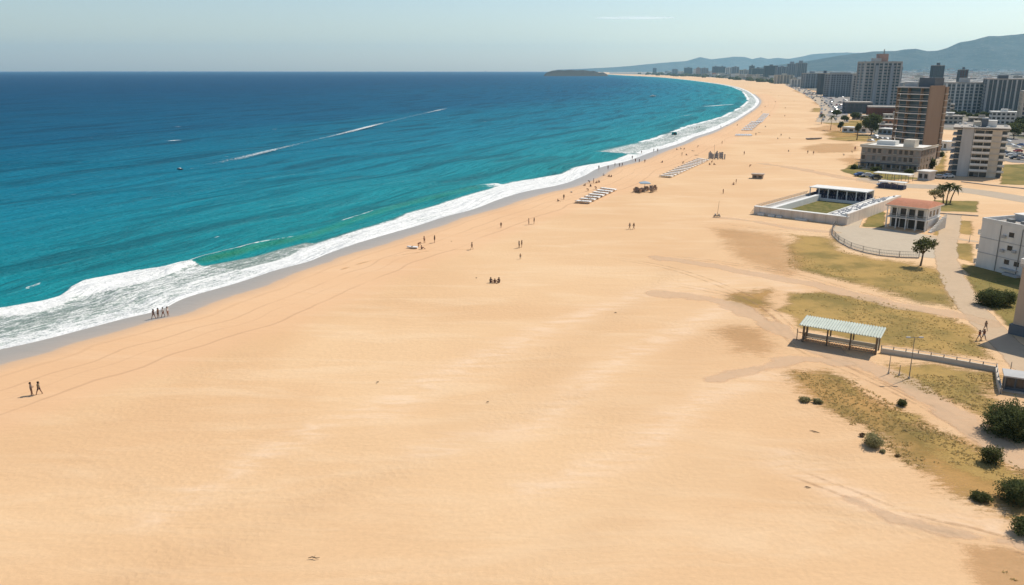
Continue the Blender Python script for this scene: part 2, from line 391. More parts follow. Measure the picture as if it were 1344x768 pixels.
sw1 = t.noise(t.mapping(uv, scale=(.010, .065, 1)), 1, 5, .6, .5); sw2 = t.noise(t.mapping(uv, scale=(.05, .35, 1)), 1, 5, .65, .4)
big = t.noise(t.mapping(uv, scale=(.0016, .006, 1)), 1, 3, .5, .3)
chop = t.noise(P, 1.3, 5, .65); chop2 = t.noise(P, .28, 5, .65)
tt = t.math('ADD', T, t.math('MULTIPLY', t.math('SUBTRACT', big, .5), t.math('MULTIPLY', T, .9)))
col = t.ramp(t.math('POWER', t.math('MULTIPLY', tt, 1/3000.0, clamp=True), .5), [(0, (.008,.24,.22)), (.10, (.003,.225,.255)), (.20, (.002,.175,.245)), (.33, (.001,.095,.175)), (.6, (.001,.062,.135)), (1, (.001,.055,.125))])
col = t.mix(t.math('MULTIPLY', t.step(sw1, .46, .66), .85), col, t.mix(.5, col, (.0005, .012, .03)))  # swell and ripple lines darkened in the colour, standing in for wave shading
col = t.mix(t.math('MULTIPLY', t.step(sw2, .48, .7), .55), col, t.mix(.5, col, (.0, .01, .02)))
col = t.mix(t.math('MULTIPLY', gr, t.math('MULTIPLY_ADD', sw2, .8, .35), clamp=True), col, (.012, .19, .105))
col = t.mix(t.math('MULTIPLY', mu, .85), col, (.25, .28, .235))
fl = t.noise(t.mapping(uv, scale=(.35, 1.0, 1)), 1.1, 7, .72, .9); ff = t.noise(P, 3.2, 4, .7)
fl = t.math('MULTIPLY_ADD', ff, .35, t.math('MULTIPLY', fl, .65))
fa = t.step(t.math('ADD', fo, t.math('MULTIPLY', t.math('SUBTRACT', fl, .5), 2.1)), .38, .74)
fa = t.math('MULTIPLY', fa, t.step(fo, .02, .2))
fcol = t.mix(ff, (.70, .70, .66), (.90, .89, .85))
col2 = t.mix(fa, col, fcol)
h = t.math('ADD', t.math('MULTIPLY', sw1, 2.2), t.math('ADD', t.math('MULTIPLY', sw2, .9), t.math('ADD', t.math('MULTIPLY', chop2, .45), t.math('MULTIPLY', chop, .16))))
nm = t.bump(h, 1.0, 1.5)
nm2 = t.bump(t.math('ADD', fl, ff), .5, .12, nm)
df = t.n('ShaderNodeBsdfDiffuse'); t.L(col2, df.inputs[0]); t.L(nm2, df.inputs['Normal'])
gl = t.n('ShaderNodeBsdfGlossy'); gl.inputs[0].default_value = (.95, .98, 1, 1); gl.inputs['Roughness'].default_value = .28; t.L(nm, gl.inputs['Normal'])
fr = t.n('ShaderNodeFresnel'); fr.inputs[0].default_value = 1.33; t.L(nm, fr.inputs['Normal'])
mx = t.n('ShaderNodeMixShader'); t.L(t.math('MULTIPLY', t.math('MINIMUM', t.math('MULTIPLY', fr.outputs[0], .35), .07), t.math('SUBTRACT', 1.0, fa)), mx.inputs[0])
t.L(df.outputs[0], mx.inputs[1]); t.L(gl.outputs[0], mx.inputs[2]); t.L(mx.outputs[0], t.out.inputs[0])
WATER = t.m
t = NT('wake_foam'); P = t.pos(); fo = t.attr('foam').outputs['Fac']; ff = t.noise(P, .9, 6, .75)
fa = t.step(t.math('ADD', fo, t.math('MULTIPLY', t.math('SUBTRACT', ff, .5), 1.8)), .45, .8)
b_ = t.bsdf((.8, .8, .77), .8); t.L(t.math('MULTIPLY', fa, .85), b_.inputs['Alpha']); WAKE = t.m
sea = grid_mesh('sea', Xs, Ys, Zs, WATER, dict(foam=np.maximum(foam, cap), green=green, murk=murk), uv=(Qs, Ts))
tag(sea, kind='structure')
# wakes: flat strips of foam just above the calm outer water
def wake(pts, w, dens, label, name='wake'):
    q, tt_ = [], []
    P_ = [np.array(G(x, y, SEA)) for x, y in pts]
    L = [0]
    for a, b in zip(P_[:-1], P_[1:]): L.append(L[-1] + float(np.linalg.norm(b-a)))
    n = max(12, int(L[-1]/2.5)); s = np.linspace(0, L[-1], n)
    cx = np.interp(s, L, [p[0] for p in P_]); cy = np.interp(s, L, [p[1] for p in P_])
    dx = np.gradient(cx); dy = np.gradient(cy); l = np.hypot(dx, dy); nx = -dy/l; ny = dx/l
    v = np.linspace(-1, 1, 9); wv = w*(.6 + .8*vnoise(s, s*0, 30, 5))
    X = cx[None] + nx[None]*v[:, None]*wv[None]; Y = cy[None] + ny[None]*v[:, None]*wv[None]
    p_ = X*QQ[0] + Y*QQ[1]; d_ = X*DR[0] + Y*DR[1] - Bf(p_)
    e = np.minimum(1, np.minimum(s, L[-1]-s)/8)
    f = (1 - v[:, None]**2)*e[None]*np.interp(s, np.linspace(0, L[-1], len(dens)), dens)[None]
    Z = np.full(X.shape, SEA + .5)
    o = grid_mesh(name, X, Y, Z, WAKE, dict(foam=f, green=f*0, murk=f*0), uv=(p_, d_))
    tag(o, label, 'wake', kind='structure'); return o
wake([(262,219.5),(285,215),(310,210),(350,200),(400,188),(450,176),(500,163),(550,151),(590,142)], 4.5, [.4,.66,.4,.62,.8,.45,.45,.45,.68,.35], 'long white wake slanting across the deep water')
wake([(236,224),(250,222.5),(270,221)], 2.0, [1,.8,1], 'short white wake behind the small dark boat')
wake([(212,187),(228,185.5),(246,184.5)], 2.6, [1,1,.9], 'short white wake of the lone speedboat')
wake([(812,130),(835,122),(856,127)], 6, [.2,.15,.2], 'faint wake behind the white motorboat')
wake([(918,140.6),(935,139.6),(950,138.4),(966,137.6)], 3.5, [.5,.9,1,.8], 'white wave crest nearing the shore of the inner bay', 'foam')
wake([(880,155),(900,152.5),(915,149.5)], 2.0, [.3,.6,.4], 'faint wave crest on turquoise water', 'foam')
wake([(700,206),(715,204.5),(728,204)], 1.2, [.4,.7,.4], 'faint short crest off the middle beach', 'foam')
# ================================================================== HILLS
def ridge(name, pts, Yr, depth, seedn, mat, foot=0.0, x0=None, x1=None, n=420, rows=46):
    xs = np.array([p[0] for p in pts], float); ys = np.array([p[1] for p in pts], float)
    px = np.linspace(xs[0], xs[-1], n); py = np.interp(px, xs, ys)
    py = py + (fbm(px, px*0, 26, seedn) - .5)*1.3*np.clip((HZ - py)/20, 0.1, 1)
    Hh = np.array([Zat(672, b, Yr) for b in py]); xx = np.array([Xat(a, 90, Yr) for a in px])
    s = np.linspace(0, 2, rows); X = np.repeat(xx[None], rows, 0)*(1 + (s[:, None]-1)*depth/Yr*.9); Y = Yr + (s[:, None]-1)*depth + X*0
    prof = np.where(s < 1, .16*s + .84*s**2.1, 1 - (s-1)**1.6)[:, None]
    nz = fbm(X, Y, 900, seedn+3, 5); rid = np.abs(fbm(X, Y, 1500, seedn+9, 5) - .5)*2
    Z = Hh[None]*prof*(1 - (1 - prof**3)*(.55*rid + .25*(nz-.5))*1.1)
    Z[0] = -2.5; Z[-1] = -2.5; Z = np.maximum(Z, -2.5)
    o = grid_mesh(name, X, Y, Z, mat); tag(o, kind='structure'); return o
t = NT('hazed_hill_scrub'); p = t.pos()
c = t.mix(t.step(t.noise(p, .004, 6, .65), .4, .62), (.018, .042, .048), (.05, .068, .07)); c = t.mix(t.step(t.noise(p, .02, 5, .7), .55, .7), c, (.14, .12, .085))  # scrub tones shifted blue, so part of the distance haze sits in the colour
t.bsdf(c, .95, t.bump(t.noise(p, .01, 6, .7), .8, 40), .05); HILL = t.m
ridge('hill_far', [(730,91.6),(760,90.6),(800,88.6),(825,86.8),(849,84.2),(880,81.5),(900,80),(918,74.7),(933,78),(950,76),(962,74),(976,74.4),(986,77.4),(997,75.3),(1008,77.5),(1020,76),(1034,77),(1046,75),(1065,71),(1088,70),(1110,68.7),(1150,70),(1250,74),(1400,76)], 18500, 1900, 4, HILL)
ridge('hill', [(985,90),(1030,84),(1060,80),(1100,73),(1120,70),(1145,67.5),(1173,67),(1184,64.6),(1199,63.7),(1215,67),(1227,66.4),(1240,62.8),(1255,55.5),(1273,52.4),(1291,47),(1306,47),(1320,45.3),(1333,44),(1344,43),(1380,41),(1430,43),(1500,50)], 9900, 2300, 14, HILL)
ridge('headland', [(714,98.6),(717,95.4),(721,94.0),(725,92.7),(735,92.0),(741,92.5),(748,91.7),(757,92.3),(766,91.8),(774,93.2),(780,93.0),(786,95.2),(792,95.0),(798,98.2)], 5900, 260, 24, M('headland_rock', (.035, .032, .018), .95, .3, .01), n=120, rows=20)
# ================================================================== THIN CLOUD STREAK
t = NT('cloud_veil'); p = t.obj(); nz = t.noise(t.mapping(p, scale=(.0011, .005, .005)), 1, 5, .6)
tr = t.n('ShaderNodeBsdfTransparent'); df = t.n('ShaderNodeBsdfDiffuse'); df.inputs[0].default_value = (.9, .9, .9, 1)
tl = t.n('ShaderNodeBsdfTranslucent'); tl.inputs[0].default_value = (.9, .9, .9, 1); ad = t.n('ShaderNodeMixShader'); ad.inputs[0].default_value = 1.0; t.L(df.outputs[0], ad.inputs[1]); t.L(tl.outputs[0], ad.inputs[2])
mx = t.n('ShaderNodeMixShader'); t.L(t.math('MULTIPLY', t.step(nz, .35, .65), .30), mx.inputs[0]); t.L(tr.outputs[0], mx.inputs[1]); t.L(ad.outputs[0], mx.inputs[2]); t.L(mx.outputs[0], t.out.inputs[0])
mb = MB(); cy_ = 26000; cx0, cx1 = Xat(780, 23, cy_), Xat(890, 23, cy_); cz = Zat(830, 23.5, cy_)
n = 24; ring = 8; vs = []; fs = []
for i in range(n+1):
    u = i/n; rr = math.sin(PI*u)**.5
    for k in range(ring):
        a = 2*PI*k/ring; vs.append((cx0 + (cx1-cx0)*u, cy_ + math.cos(a)*700*rr, cz + math.sin(a)*22*rr))
for i in range(n):
    for k in range(ring): fs.append((i*ring+k, i*ring+(k+1) % ring, (i+1)*ring+(k+1) % ring, (i+1)*ring+k))
tag(mb.add(vs, fs).build('cloud', t.m, smooth=True), 'thin pale streak of cloud high above the far hills', 'cloud', kind='structure')
# ================================================================== LAWNS, DIRT TRACKS, PAVING (sheets a few mm above the sand)
_sh = [0]
def sheet(name, mat, poly=None, line=None, width=None, z=.02, soft=2.0, cell=None, label=None, jag=1.0, seed=1, flat=False):
    pts = px2w(poly if poly else line); _sh[0] += 1; z = .003 + _sh[0]*.0004
    if line:
        # densify the track so that it bends smoothly
        P_ = np.array(pts); s = np.concatenate([[0], np.cumsum(np.hypot(*np.diff(P_, axis=0).T))]); n = max(4, int(s[-1]/3)); ss = np.linspace(0, s[-1], n)
        pts = list(zip(pchip(ss, s, P_[:,0]), pchip(ss, s, P_[:,1])))
    P_ = np.array(pts); m = (width or 0)*1.0 + soft*2.4
    x0, y0 = P_.min(0) - m; x1, y1 = P_.max(0) + m
    d0 = float(np.hypot(*P_.mean(0)))
    cell = cell or max(.5, d0/260)
    gx = np.arange(x0, x1 + cell, cell); gy = np.arange(y0, y1 + cell*1.6, cell*1.6)
    X, Y = np.meshgrid(gx, gy)
    if line: sd = width/2 - seg_dist(X, Y, pts)
    else:
        sd = seg_dist(X, Y, pts, True); sd = np.where(inside(X, Y, pts), sd, -sd)
    sdn = sd + (fbm(X, Y, max(2.5, soft*2.2), seed, 4) - .5)*soft*2*jag
    ro, pa = sand_fields(X, Y)
    keep = sdn > -soft*1.5
    Z = np.full(X.shape, z)
    o = grid_mesh(name, X, Y, Z, mat, dict(wetd=np.full(X.shape, -60.0), rough=ro, pale=pa, edge=sdn/soft), keep=keep)
    tag(o, label, kind='structure'); return o
def soil(name, build):
    t = NT(name); c, rg, nm, wet = sand_nodes(t); e = t.attr('edge').outputs['Fac']; p = t.pos()
    c2, f = build(t, p, e)
    for n_ in list(t.t.nodes):
        if n_.type == 'ATTRIBUTE' and n_.attribute_name in ('wetd',): pass
    b = t.bsdf(c2, .95, nm, .08); t.L(f, b.inputs['Alpha']); return t.m
def gr(dry, green, cover, amp=2.2):
    def b(t, p, e):
        n = t.noise(p, .09, 5, .65); n2 = t.noise(t.mapping(p, rot=(0,0,R(25)), scale=(.5, 1.6, 1)), 1, 5, .7); n3 = t.noise(p, 4.5, 4, .75)
        c = t.mix(t.step(n, .40, .62), dry, green); c = t.mix(t.math('MULTIPLY', t.step(n2, .45, .75), .45), c, (.37, .245, .10))
        k = t.math('MULTIPLY_ADD', n3, .9, .55); cc = t.n('ShaderNodeCombineColor')
        for i in range(3): t.L(k, cc.inputs[i])
        c = t.mix(1.0, c, cc.outputs[0], 'MULTIPLY')
        f = t.math('ADD', e, t.math('MULTIPLY', t.math('SUBTRACT', t.math('ADD', t.math('MULTIPLY', n2, .6), t.math('MULTIPLY', n3, .4)), .5), amp))
        return c, t.math('MULTIPLY', t.step(f, -.25, .9), cover)
    return b
LAWN = soil('dry_lawn', gr((.46, .30, .10), (.255, .19, .06), .86, 4.4))
LAWN2 = soil('green_lawn', gr((.27, .205, .065), (.15, .14, .04), .95))
DUNE = soil('dune_grass', gr((.50, .29, .10), (.31, .205, .065), .80, 5.0))
SMUDGE = soil('ochre_ground', gr((.58, .35, .16), (.50, .30, .13), .42, 4.0))
def tr(col, cover, lines=True):
    def b(t, p, e):
        n = t.noise(p, .8, 5, .7); c = t.mix(n, tuple(v*.86 for v in col), tuple(v*1.12 for v in col))
        c = t.mix(t.math('MULTIPLY', t.step(t.noise(p, .15, 4, .6), .5, .7), .25), c, tuple(v*.75 for v in col))
        f = t.math('ADD', e, t.math('MULTIPLY', t.math('SUBTRACT', n, .5), .8))
        return c, t.math('MULTIPLY', t.step(f, -.1, .5), cover)
    return b
TRACK = soil('packed_track', tr((.73, .525, .34), .55))
PATHM = soil('worn_path', tr((.60, .45, .30), .85))
PAVE = soil('pale_paving', tr((.53, .44, .325), .95))
ASPH = soil('sun_bleached_road', tr((.50, .405, .30), .92))
LOT = soil('parking_ground', tr((.33, .30, .27), .95))
sheet('lawn', LAWN, [(1035,306),(1090,310),(1112,330),(1150,340),(1200,345),(1230,350),(1262,409),(1210,397),(1150,383),(1090,365),(1035,352)], soft=3.0, seed=3)
sheet('lawn', LAWN, [(1030,384),(1080,382),(1130,390),(1200,406),(1258,418),(1285,440),(1306,474),(1240,464),(1150,452),(1048,432),(1024,405)], soft=2.0, seed=5)
sheet('lawn', SMUDGE, [(940,300),(1040,306),(1060,350),(1040,372),(960,340)], soft=5, seed=8, z=.012)
sheet('lawn', SMUDGE, [(950,430),(1010,428),(1046,462),(1000,470),(950,462)], soft=4, seed=9, z=.012)
sheet('lawn', DUNE, [(950,385),(1015,378),(1030,402),(1010,420),(960,400)], soft=3, seed=12, z=.016)
sheet('lawn', LAWN, [(1152,474),(1220,480),(1305,492),(1304,520),(1340,560),(1290,548),(1225,522),(1180,500)], soft=3.0, seed=15)
sheet('lawn', DUNE, [(1036,486),(1085,487),(1120,500),(1155,530),(1225,560),(1300,590),(1400,640),(1400,700),(1320,680),(1255,650),(1200,610),(1130,570),(1085,535)], soft=3.2, seed=18, z=.016)
sheet('lawn', LAWN, [(1085,490),(1118,500),(1150,528),(1200,545),(1215,560),(1180,556),(1130,530),(1100,512)], soft=2.0, seed=19, z=.024)
sheet('lawn', LAWN, [(1190,560),(1260,572),(1400,640),(1400,660),(1300,640),(1240,620)], soft=2.4, seed=20, z=.024)
sheet('lawn', SMUDGE, [(1250,708),(1330,722),(1420,740),(1420,800),(1300,790),(1262,740)], soft=1.6, seed=22, z=.012)
sheet('lawn', LAWN2, [(1260,346),(1300,352),(1400,380),(1400,430),(1330,432),(1300,408),(1270,370)], soft=1.2, seed=25)
sheet('lawn', LAWN2, [(1131,298),(1147,272),(1162,270),(1163,299)], soft=.8, seed=27, cell=.6)
sheet('lawn', LAWN2, [(1224,263),(1284,264),(1284,279),(1226,277)], soft=.8, seed=28, cell=.6)
sheet('lawn', LAWN, [(1226,288),(1236,289),(1236,309),(1224,309)], soft=.8, seed=29, cell=.6)
sheet('lawn', LAWN, [(1252,290),(1278,290),(1277,309),(1250,306)], soft=1.0, seed=30, cell=.6)
sheet('lawn', LAWN, [(1246,318),(1278,320),(1278,346),(1250,336)], soft=1.0, seed=31, cell=.6)
sheet('lawn', LAWN2, [(1102,224),(1127,211),(1132,222),(1210,228),(1210,235),(1140,238)], soft=1.2, seed=33, cell=.9)
sheet('lawn', LAWN2, [(1312,242),(1315,216),(1420,214),(1420,246)], soft=1.0, seed=34, cell=.9)
sheet('lawn', SMUDGE, [(1246,168),(1244,153),(1292,151),(1310,166)], soft=4, seed=35)
sheet('lawn', LAWN, [(1226,214),(1229,195),(1244,190),(1240,232),(1222,236)], soft=1.5, seed=36)
for i, (a, b, c_, d, m_) in enumerate([(1075,160,1140,163,LAWN), (1058,166,1128,172,SMUDGE), (1080,179,1180,184,LAWN), (1050,190,1125,199,SMUDGE), (1078,155,1100,150,DUNE), (1062,143,1083,146,LAWN), (1066,134,1080,137,SMUDGE),
                                   (1055,126,1072,128,SMUDGE), (1100,205,1128,214,SMUDGE), (1075,174,1130,178,DUNE), (1040,117,1062,121,SMUDGE), (1095,160,1150,170,LAWN)]):
    hh = 2.0 if b > 150 else 1.2
    sheet('lawn', m_, [(a, (b+d)/2), (a + (c_-a)*.35, b-hh), (c_, b-hh), (c_+4, d+hh), (a + (c_-a)*.3, d+hh)], soft=5, seed=40+i)
STREET = soil('town_ground', lambda t, p, e: (t.mix(t.step(t.noise(t.mapping(p, rot=(0,0,R(30)), scale=(.02,.008,1)), 1, 5, .7), .42, .6), t.mix(t.step(t.noise(p, .03, 5, .7), .45, .6), (.30,.26,.21), (.13,.125,.06)), (.24,.22,.20)), t.step(e, -.3, .6)))
sheet('town_ground', STREET, [(800,96.8),(860,98.4),(905,100.2),(935,101.6),(975,104.8),(1015,108.4),(1048,112.5),(1075,121),(1100,130),(1128,142),(1135,153),(1180,160),(1235,172),(1300,172),(1420,190),(1420,95),(800,95)], soft=14, seed=90, cell=14)
sheet('town_ground', STREET, [(1296,162),(1420,160),(1420,214),(1322,214),(1300,196),(1290,176)], soft=4, seed=91, cell=3)
sheet('town_ground', STREET, [(1150,158),(1180,160),(1182,181),(1140,182)], soft=4, seed=92, cell=3)
TYRE = soil('tyre_marks', lambda t, p, e: ((.46,.295,.17), t.math('MULTIPLY', t.step(e, -.1, .7), t.math('MULTIPLY', t.step(t.noise(p, .35, 6, .8), .35, .65), .34))))
def tyres(line, seed):
    P_ = np.array(px2w(line)); s = np.concatenate([[0], np.cumsum(np.hypot(*np.diff(P_, axis=0).T))]); n = max(6, int(s[-1]/2)); ss = np.linspace(0, s[-1], n)
    x = pchip(ss, s, P_[:,0]); y = pchip(ss, s, P_[:,1]); dx = np.gradient(x); dy = np.gradient(y); l = np.hypot(dx, dy)
    for sg in (-.85, .85):
        pts = list(zip(x - dy/l*sg, y + dx/l*sg)); _sh[0] += 1
        X = []; v = np.linspace(-.32, .32, 5); A = np.array(pts)
        XX = A[:,0][None] - (dy/l)[None]*v[:,None]; YY = A[:,1][None] + (dx/l)[None]*v[:,None]
        tx = np.linspace(0, 1, n); ro, pa = sand_fields(XX, YY)
        o = grid_mesh('tyre_track', XX, YY, np.full(XX.shape, .003 + _sh[0]*.0004), TYRE, dict(wetd=np.full(XX.shape, -60.0), rough=ro, pale=pa, edge=(1 - np.abs(v[:,None])/.32 + XX*0)*np.minimum(1, np.minimum(tx, 1-tx)*8)[None]))
        tag(o, None, kind='structure')
tyres([(800,338),(870,350),(940,372),(1000,400),(1048,440),(1110,476),(1200,520),(1290,574),(1380,630)], 1)
tyres([(880,372),(960,388),(1020,425),(1060,462),(1130,492),(1220,535),(1330,606)], 2)
tyres([(860,335),(950,345),(1040,360),(1130,385),(1230,408),(1290,420)], 5)
tyres([(1040,620),(1120,650),(1200,682),(1300,705),(1390,740)], 6)
tyres([(940,292),(1000,300),(1080,308),(1140,330)], 7)
# paving and roads
sheet('forecourt', PAVE, [(1096,297),(1093,303),(1094,308),(1102,317),(1118,325),(1139,331),(1160,334.5),(1185,336.5),(1208,337.5),(1232,340),(1242,312),(1215,308),(1160,300),(1128,299),(1140,272),(1148,262),(1122,290),(1110,297)], soft=.5, jag=.3, z=.03, cell=.55)
sheet('road', ASPH, line=[(1145,236),(1180,243),(1230,246),(1290,253),(1344,262),(1420,274)], width=12, soft=.8, jag=.4, z=.028)
sheet('road', ASPH, line=[(1035,111),(1052,118),(1066,124.5),(1080,132),(1092,141),(1094,152),(1092,160)], width=26, soft=3, jag=.5, z=.03, cell=4)
sheet('road', LOT, [(1084,122),(1110,128),(1122,140),(1112,150),(1096,156),(1084,152),(1090,142),(1080,132)], soft=3, jag=.5, z=.036, cell=4)
sheet('road', PAVE, line=[(1300,190),(1322,200),(1344,206),(1420,215)], width=24, soft=1.5, z=.03)
sheet('path', PATHM, line=[(1250,282),(1247,300),(1241,325),(1245,350),(1262,385),(1290,420),(1320,450),(1360,490)], width=5.0, soft=.8, jag=.6, z=.036)
sheet('path', TRACK, line=[(860,338),(930,348),(1000,362),(1060,372),(1130,389),(1200,405),(1262,414),(1300,424)], width=4.5, soft=1.6, z=.034)
sheet('path', TRACK, line=[(860,385),(930,392),(1000,420),(1050,448),(1110,470),(1170,495),(1230,530),(1290,568),(1344,603),(1400,640)], width=4.6, soft=1.6, z=.034)
sheet('path', TRACK, line=[(930,500),(1000,482),(1060,472),(1120,478)], width=2.6, soft=1.6, z=.03)
sheet('path', TRACK, line=[(940,285),(985,290),(1040,300),(1095,305)], width=3.0, soft=1.5, z=.03)
sheet('path', TRACK, line=[(1000,215),(1050,222),(1100,232),(1150,240)], width=6.0, soft=2.5, z=.03)
sheet('path', TRACK, line=[(1120,655),(1200,690),(1290,705),(1400,735)], width=1.6, soft=1.2, z=.03)
sheet('path', PATHM, line=[(1216,311),(1250,313),(1280,317)], width=2.6, soft=.5, z=.04, cell=.5)
sheet('path', PATHM, line=[(1205,232),(1218,215),(1232,197)], width=8, soft=1, z=.034, cell=1)
sheet('path', SMUDGE, line=[(448,354),(480,344),(520,336),(560,330),(618,327.5)], width=.45, soft=.5, z=.025, cell=.35)
# kerb beside the through road
def kerb(line, w, h, mat, label):
    P_ = px2w(line); mb = MB()
    for a, b in zip(P_[:-1], P_[1:]):
        d = Vector((b[0]-a[0], b[1]-a[1], 0)); n = Vector((-d.y, d.x, 0)).normalized()*w/2
        A = Vector((*a, 0)); B = Vector((*b, 0)); q = [A-n, B-n, B+n, A+n]
        mb.add([(v.x, v.y, 0) for v in q] + [(v.x, v.y, h) for v in q], [(0,3,2,1),(4,5,6,7),(0,1,5,4),(1,2,6,5),(2,3,7,6),(3,0,4,7)])
    return tag(mb.build('kerb', mat), label, kind='structure')
CONC = M('concrete', (.42, .37, .31), .85, .2, .8)
kerb([(1262,239),(1300,243.5),(1344,248),(1420,256)], .6, .3, CONC, 'pale kerb below the balcony hotel')
kerb([(1225,280),(1284,284)], .4, .3, CONC, 'pale kerb beside the palms')

# ================================================================== PLANTS
def leaf_mb(centers, size, n, flat=.8, seed=0, up=.3):
    r = random.Random(seed); mb = MB()
    for (cx, cy, cz, rx, ry, rz) in centers:
        for i in range(n):
            while True:
                u = Vector((r.uniform(-1,1), r.uniform(-1,1), r.uniform(-1,1)))
                if .25 < u.length < 1: break
            u = u.normalized()*(.45 + .55*r.random()**.6) if r.random() < .8 else u
            k = .85 + .75*mn.noise(u*2.6 + Vector((cx, cy, cz)))
            p = Vector((cx + u.x*rx*k, cy + u.y*ry*k, cz + u.z*rz*k))
            if p.z < .02: p.z = .02 + r.random()*.1
            a = Vector((r.uniform(-1,1), r.uniform(-1,1), r.uniform(-up, .8))).normalized()*size*r.uniform(.6, 1.3)
            b = a.cross(Vector((r.uniform(-1,1), r.uniform(-1,1), r.uniform(-1,1)))).normalized()*size*r.uniform(.3, .6)
            mb.add([p - a*.5, p + b, p + a*.7, p - b], [(0,1,2,3)])
    return mb
def leafmat(name, c0, c1):
    t = NT(name); p = t.pos(); n = t.noise(p, 1.7, 4, .7); c = t.mix(t.step(n, .35, .65), c0, c1)
    b = t.bsdf(c, .7, None, .12); b.inputs['Transmission Weight'].default_value = 0
    tl = t.n('ShaderNodeBsdfTranslucent'); t.L(c, tl.inputs[0]); mx = t.n('ShaderNodeMixShader'); mx.inputs[0].default_value = .42
    t.L(b.outputs[0], mx.inputs[1]); t.L(tl.outputs[0], mx.inputs[2]); t.L(mx.outputs[0], t.out.inputs[0]); return t.m
LEAF = leafmat('leaf_green', (.07, .085, .028), (.14, .145, .05)); LEAFD = leafmat('leaf_dark', (.055, .078, .028), (.15, .165, .06)); LEAFO = leafmat('leaf_olive', (.25, .235, .11), (.40, .35, .18))
BARK = M('bark', (.16, .115, .075), .95, .3, 3)
def bush(px, py, wpx, hpx, label, mat, seed, n=900, size=.13, lobes=5, wide=1.0, stem=True):
    x, y = G(px, py); s = math.hypot(x, y)/F*1.04; wd = wpx*s*.46; h = hpx*s*.85; r = random.Random(seed)
    root = empty('bush', (x, y, 0))
    tag(root, label, 'bush', 'bushes growing on the dry ground')
    cs = []
    for i in range(lobes):
        a = 2*PI*i/lobes + r.random(); d = r.uniform(.25, .6)*wd
        k = r.uniform(.45, .62)
        cs.append((math.cos(a)*d, math.sin(a)*d*wide, h*r.uniform(.3, .52), wd*k, wd*k*wide, h*r.uniform(.38, .48)))
    cs.append((0, 0, h*.5, wd*.6, wd*.6*wide, h*.5))
    leaf_mb(cs, size, n, seed=seed).build('foliage', mat, root)
    mb = MB()
    for i in range(7):
        a = 2*PI*i/7; mb.tube([(0, 0, -.05), (math.cos(a)*wd*.3, math.sin(a)*wd*.3, h*.35), (math.cos(a)*wd*.6, math.sin(a)*wd*.6, h*.7)], [.05, .035, .012], 5)
    mb.build('stem', BARK, root)
    return root
bush(1056,527,17,8,'small olive bush, left one of two touching on the bare sand', LEAFO, 1, 260, .14, 4)
bush(1073,529,14,7,'small olive bush, right one of two touching on the bare sand', LEAFO, 2, 240, .14, 4)
bush(1183,532,16,10,'small round green bush on the edge of the dirt track', LEAF, 3, 300, .13, 4)
bush(1146,585,31,20,'grey green bush with a sprawling tail alone on the open sand', LEAFO, 4, 520, .12, 6)
bush(1131,573,9,5,'tiny brown dead bush left of the sprawling grey green bush', M('dead_twigs', (.22,.13,.07),.9), 5, 110, .12, 3)
bush(1159,594,10,5,'tiny olive tuft at the foot of the sprawling bush', LEAFO, 6, 110, .12, 3)
bush(1178,599,9,4,'tiny ochre tuft right of the sprawling bush', M('dry_twigs', (.28,.19,.08),.9), 7, 80, .12, 3)
bush(1300,608,32,27,'spiky open dark green bush between the track and the grass strip', LEAF, 8, 520, .13, 6)
bush(1287,657,28,13,'low round green bush on orange grass, nearest the bottom', LEAF, 9, 500, .11, 5)
bush(1334,660,50,40,'large dense dark bush cut by the frame near the lower right', LEAFD, 10, 900, .13, 7)
bush(1345,700,40,26,'dark ragged bush below the large dense one', LEAFD, 11, 500, .13, 5)
bush(1326,570,74,50,'huge dark leafy hedge bush below the grey kiosk', LEAFD, 12, 2300, .15, 9, 1.1)
bush(1296,400,40,24,'clipped dark green hedge bush, left half, by the beige corner building', LEAFD, 13, 1300, .17, 6)
bush(1318,401,26,22,'clipped dark green hedge bush, right half, by the beige corner building', LEAFD, 14, 900, .17, 5)
bush(1222,221,11,14,'dark oval shrub on the path behind the low brick block', LEAFD, 15, 420, .5, 4)
bush(1235,206,8,8,'small dark shrub between the brown tower and the hotel', LEAFD, 16, 200, .5, 3)
bush(1121,222,9,7,'dark shrub at the left corner of the low brick block', LEAFD, 17, 200, .4, 3)
bush(1193,228,12,7,'dark shrub at the right foot of the low brick block', LEAFD, 18, 260, .4, 3)
bush(1150,224,18,6,'wide low dark shrub in front of the low brick block', LEAFD, 19, 300, .4, 4)

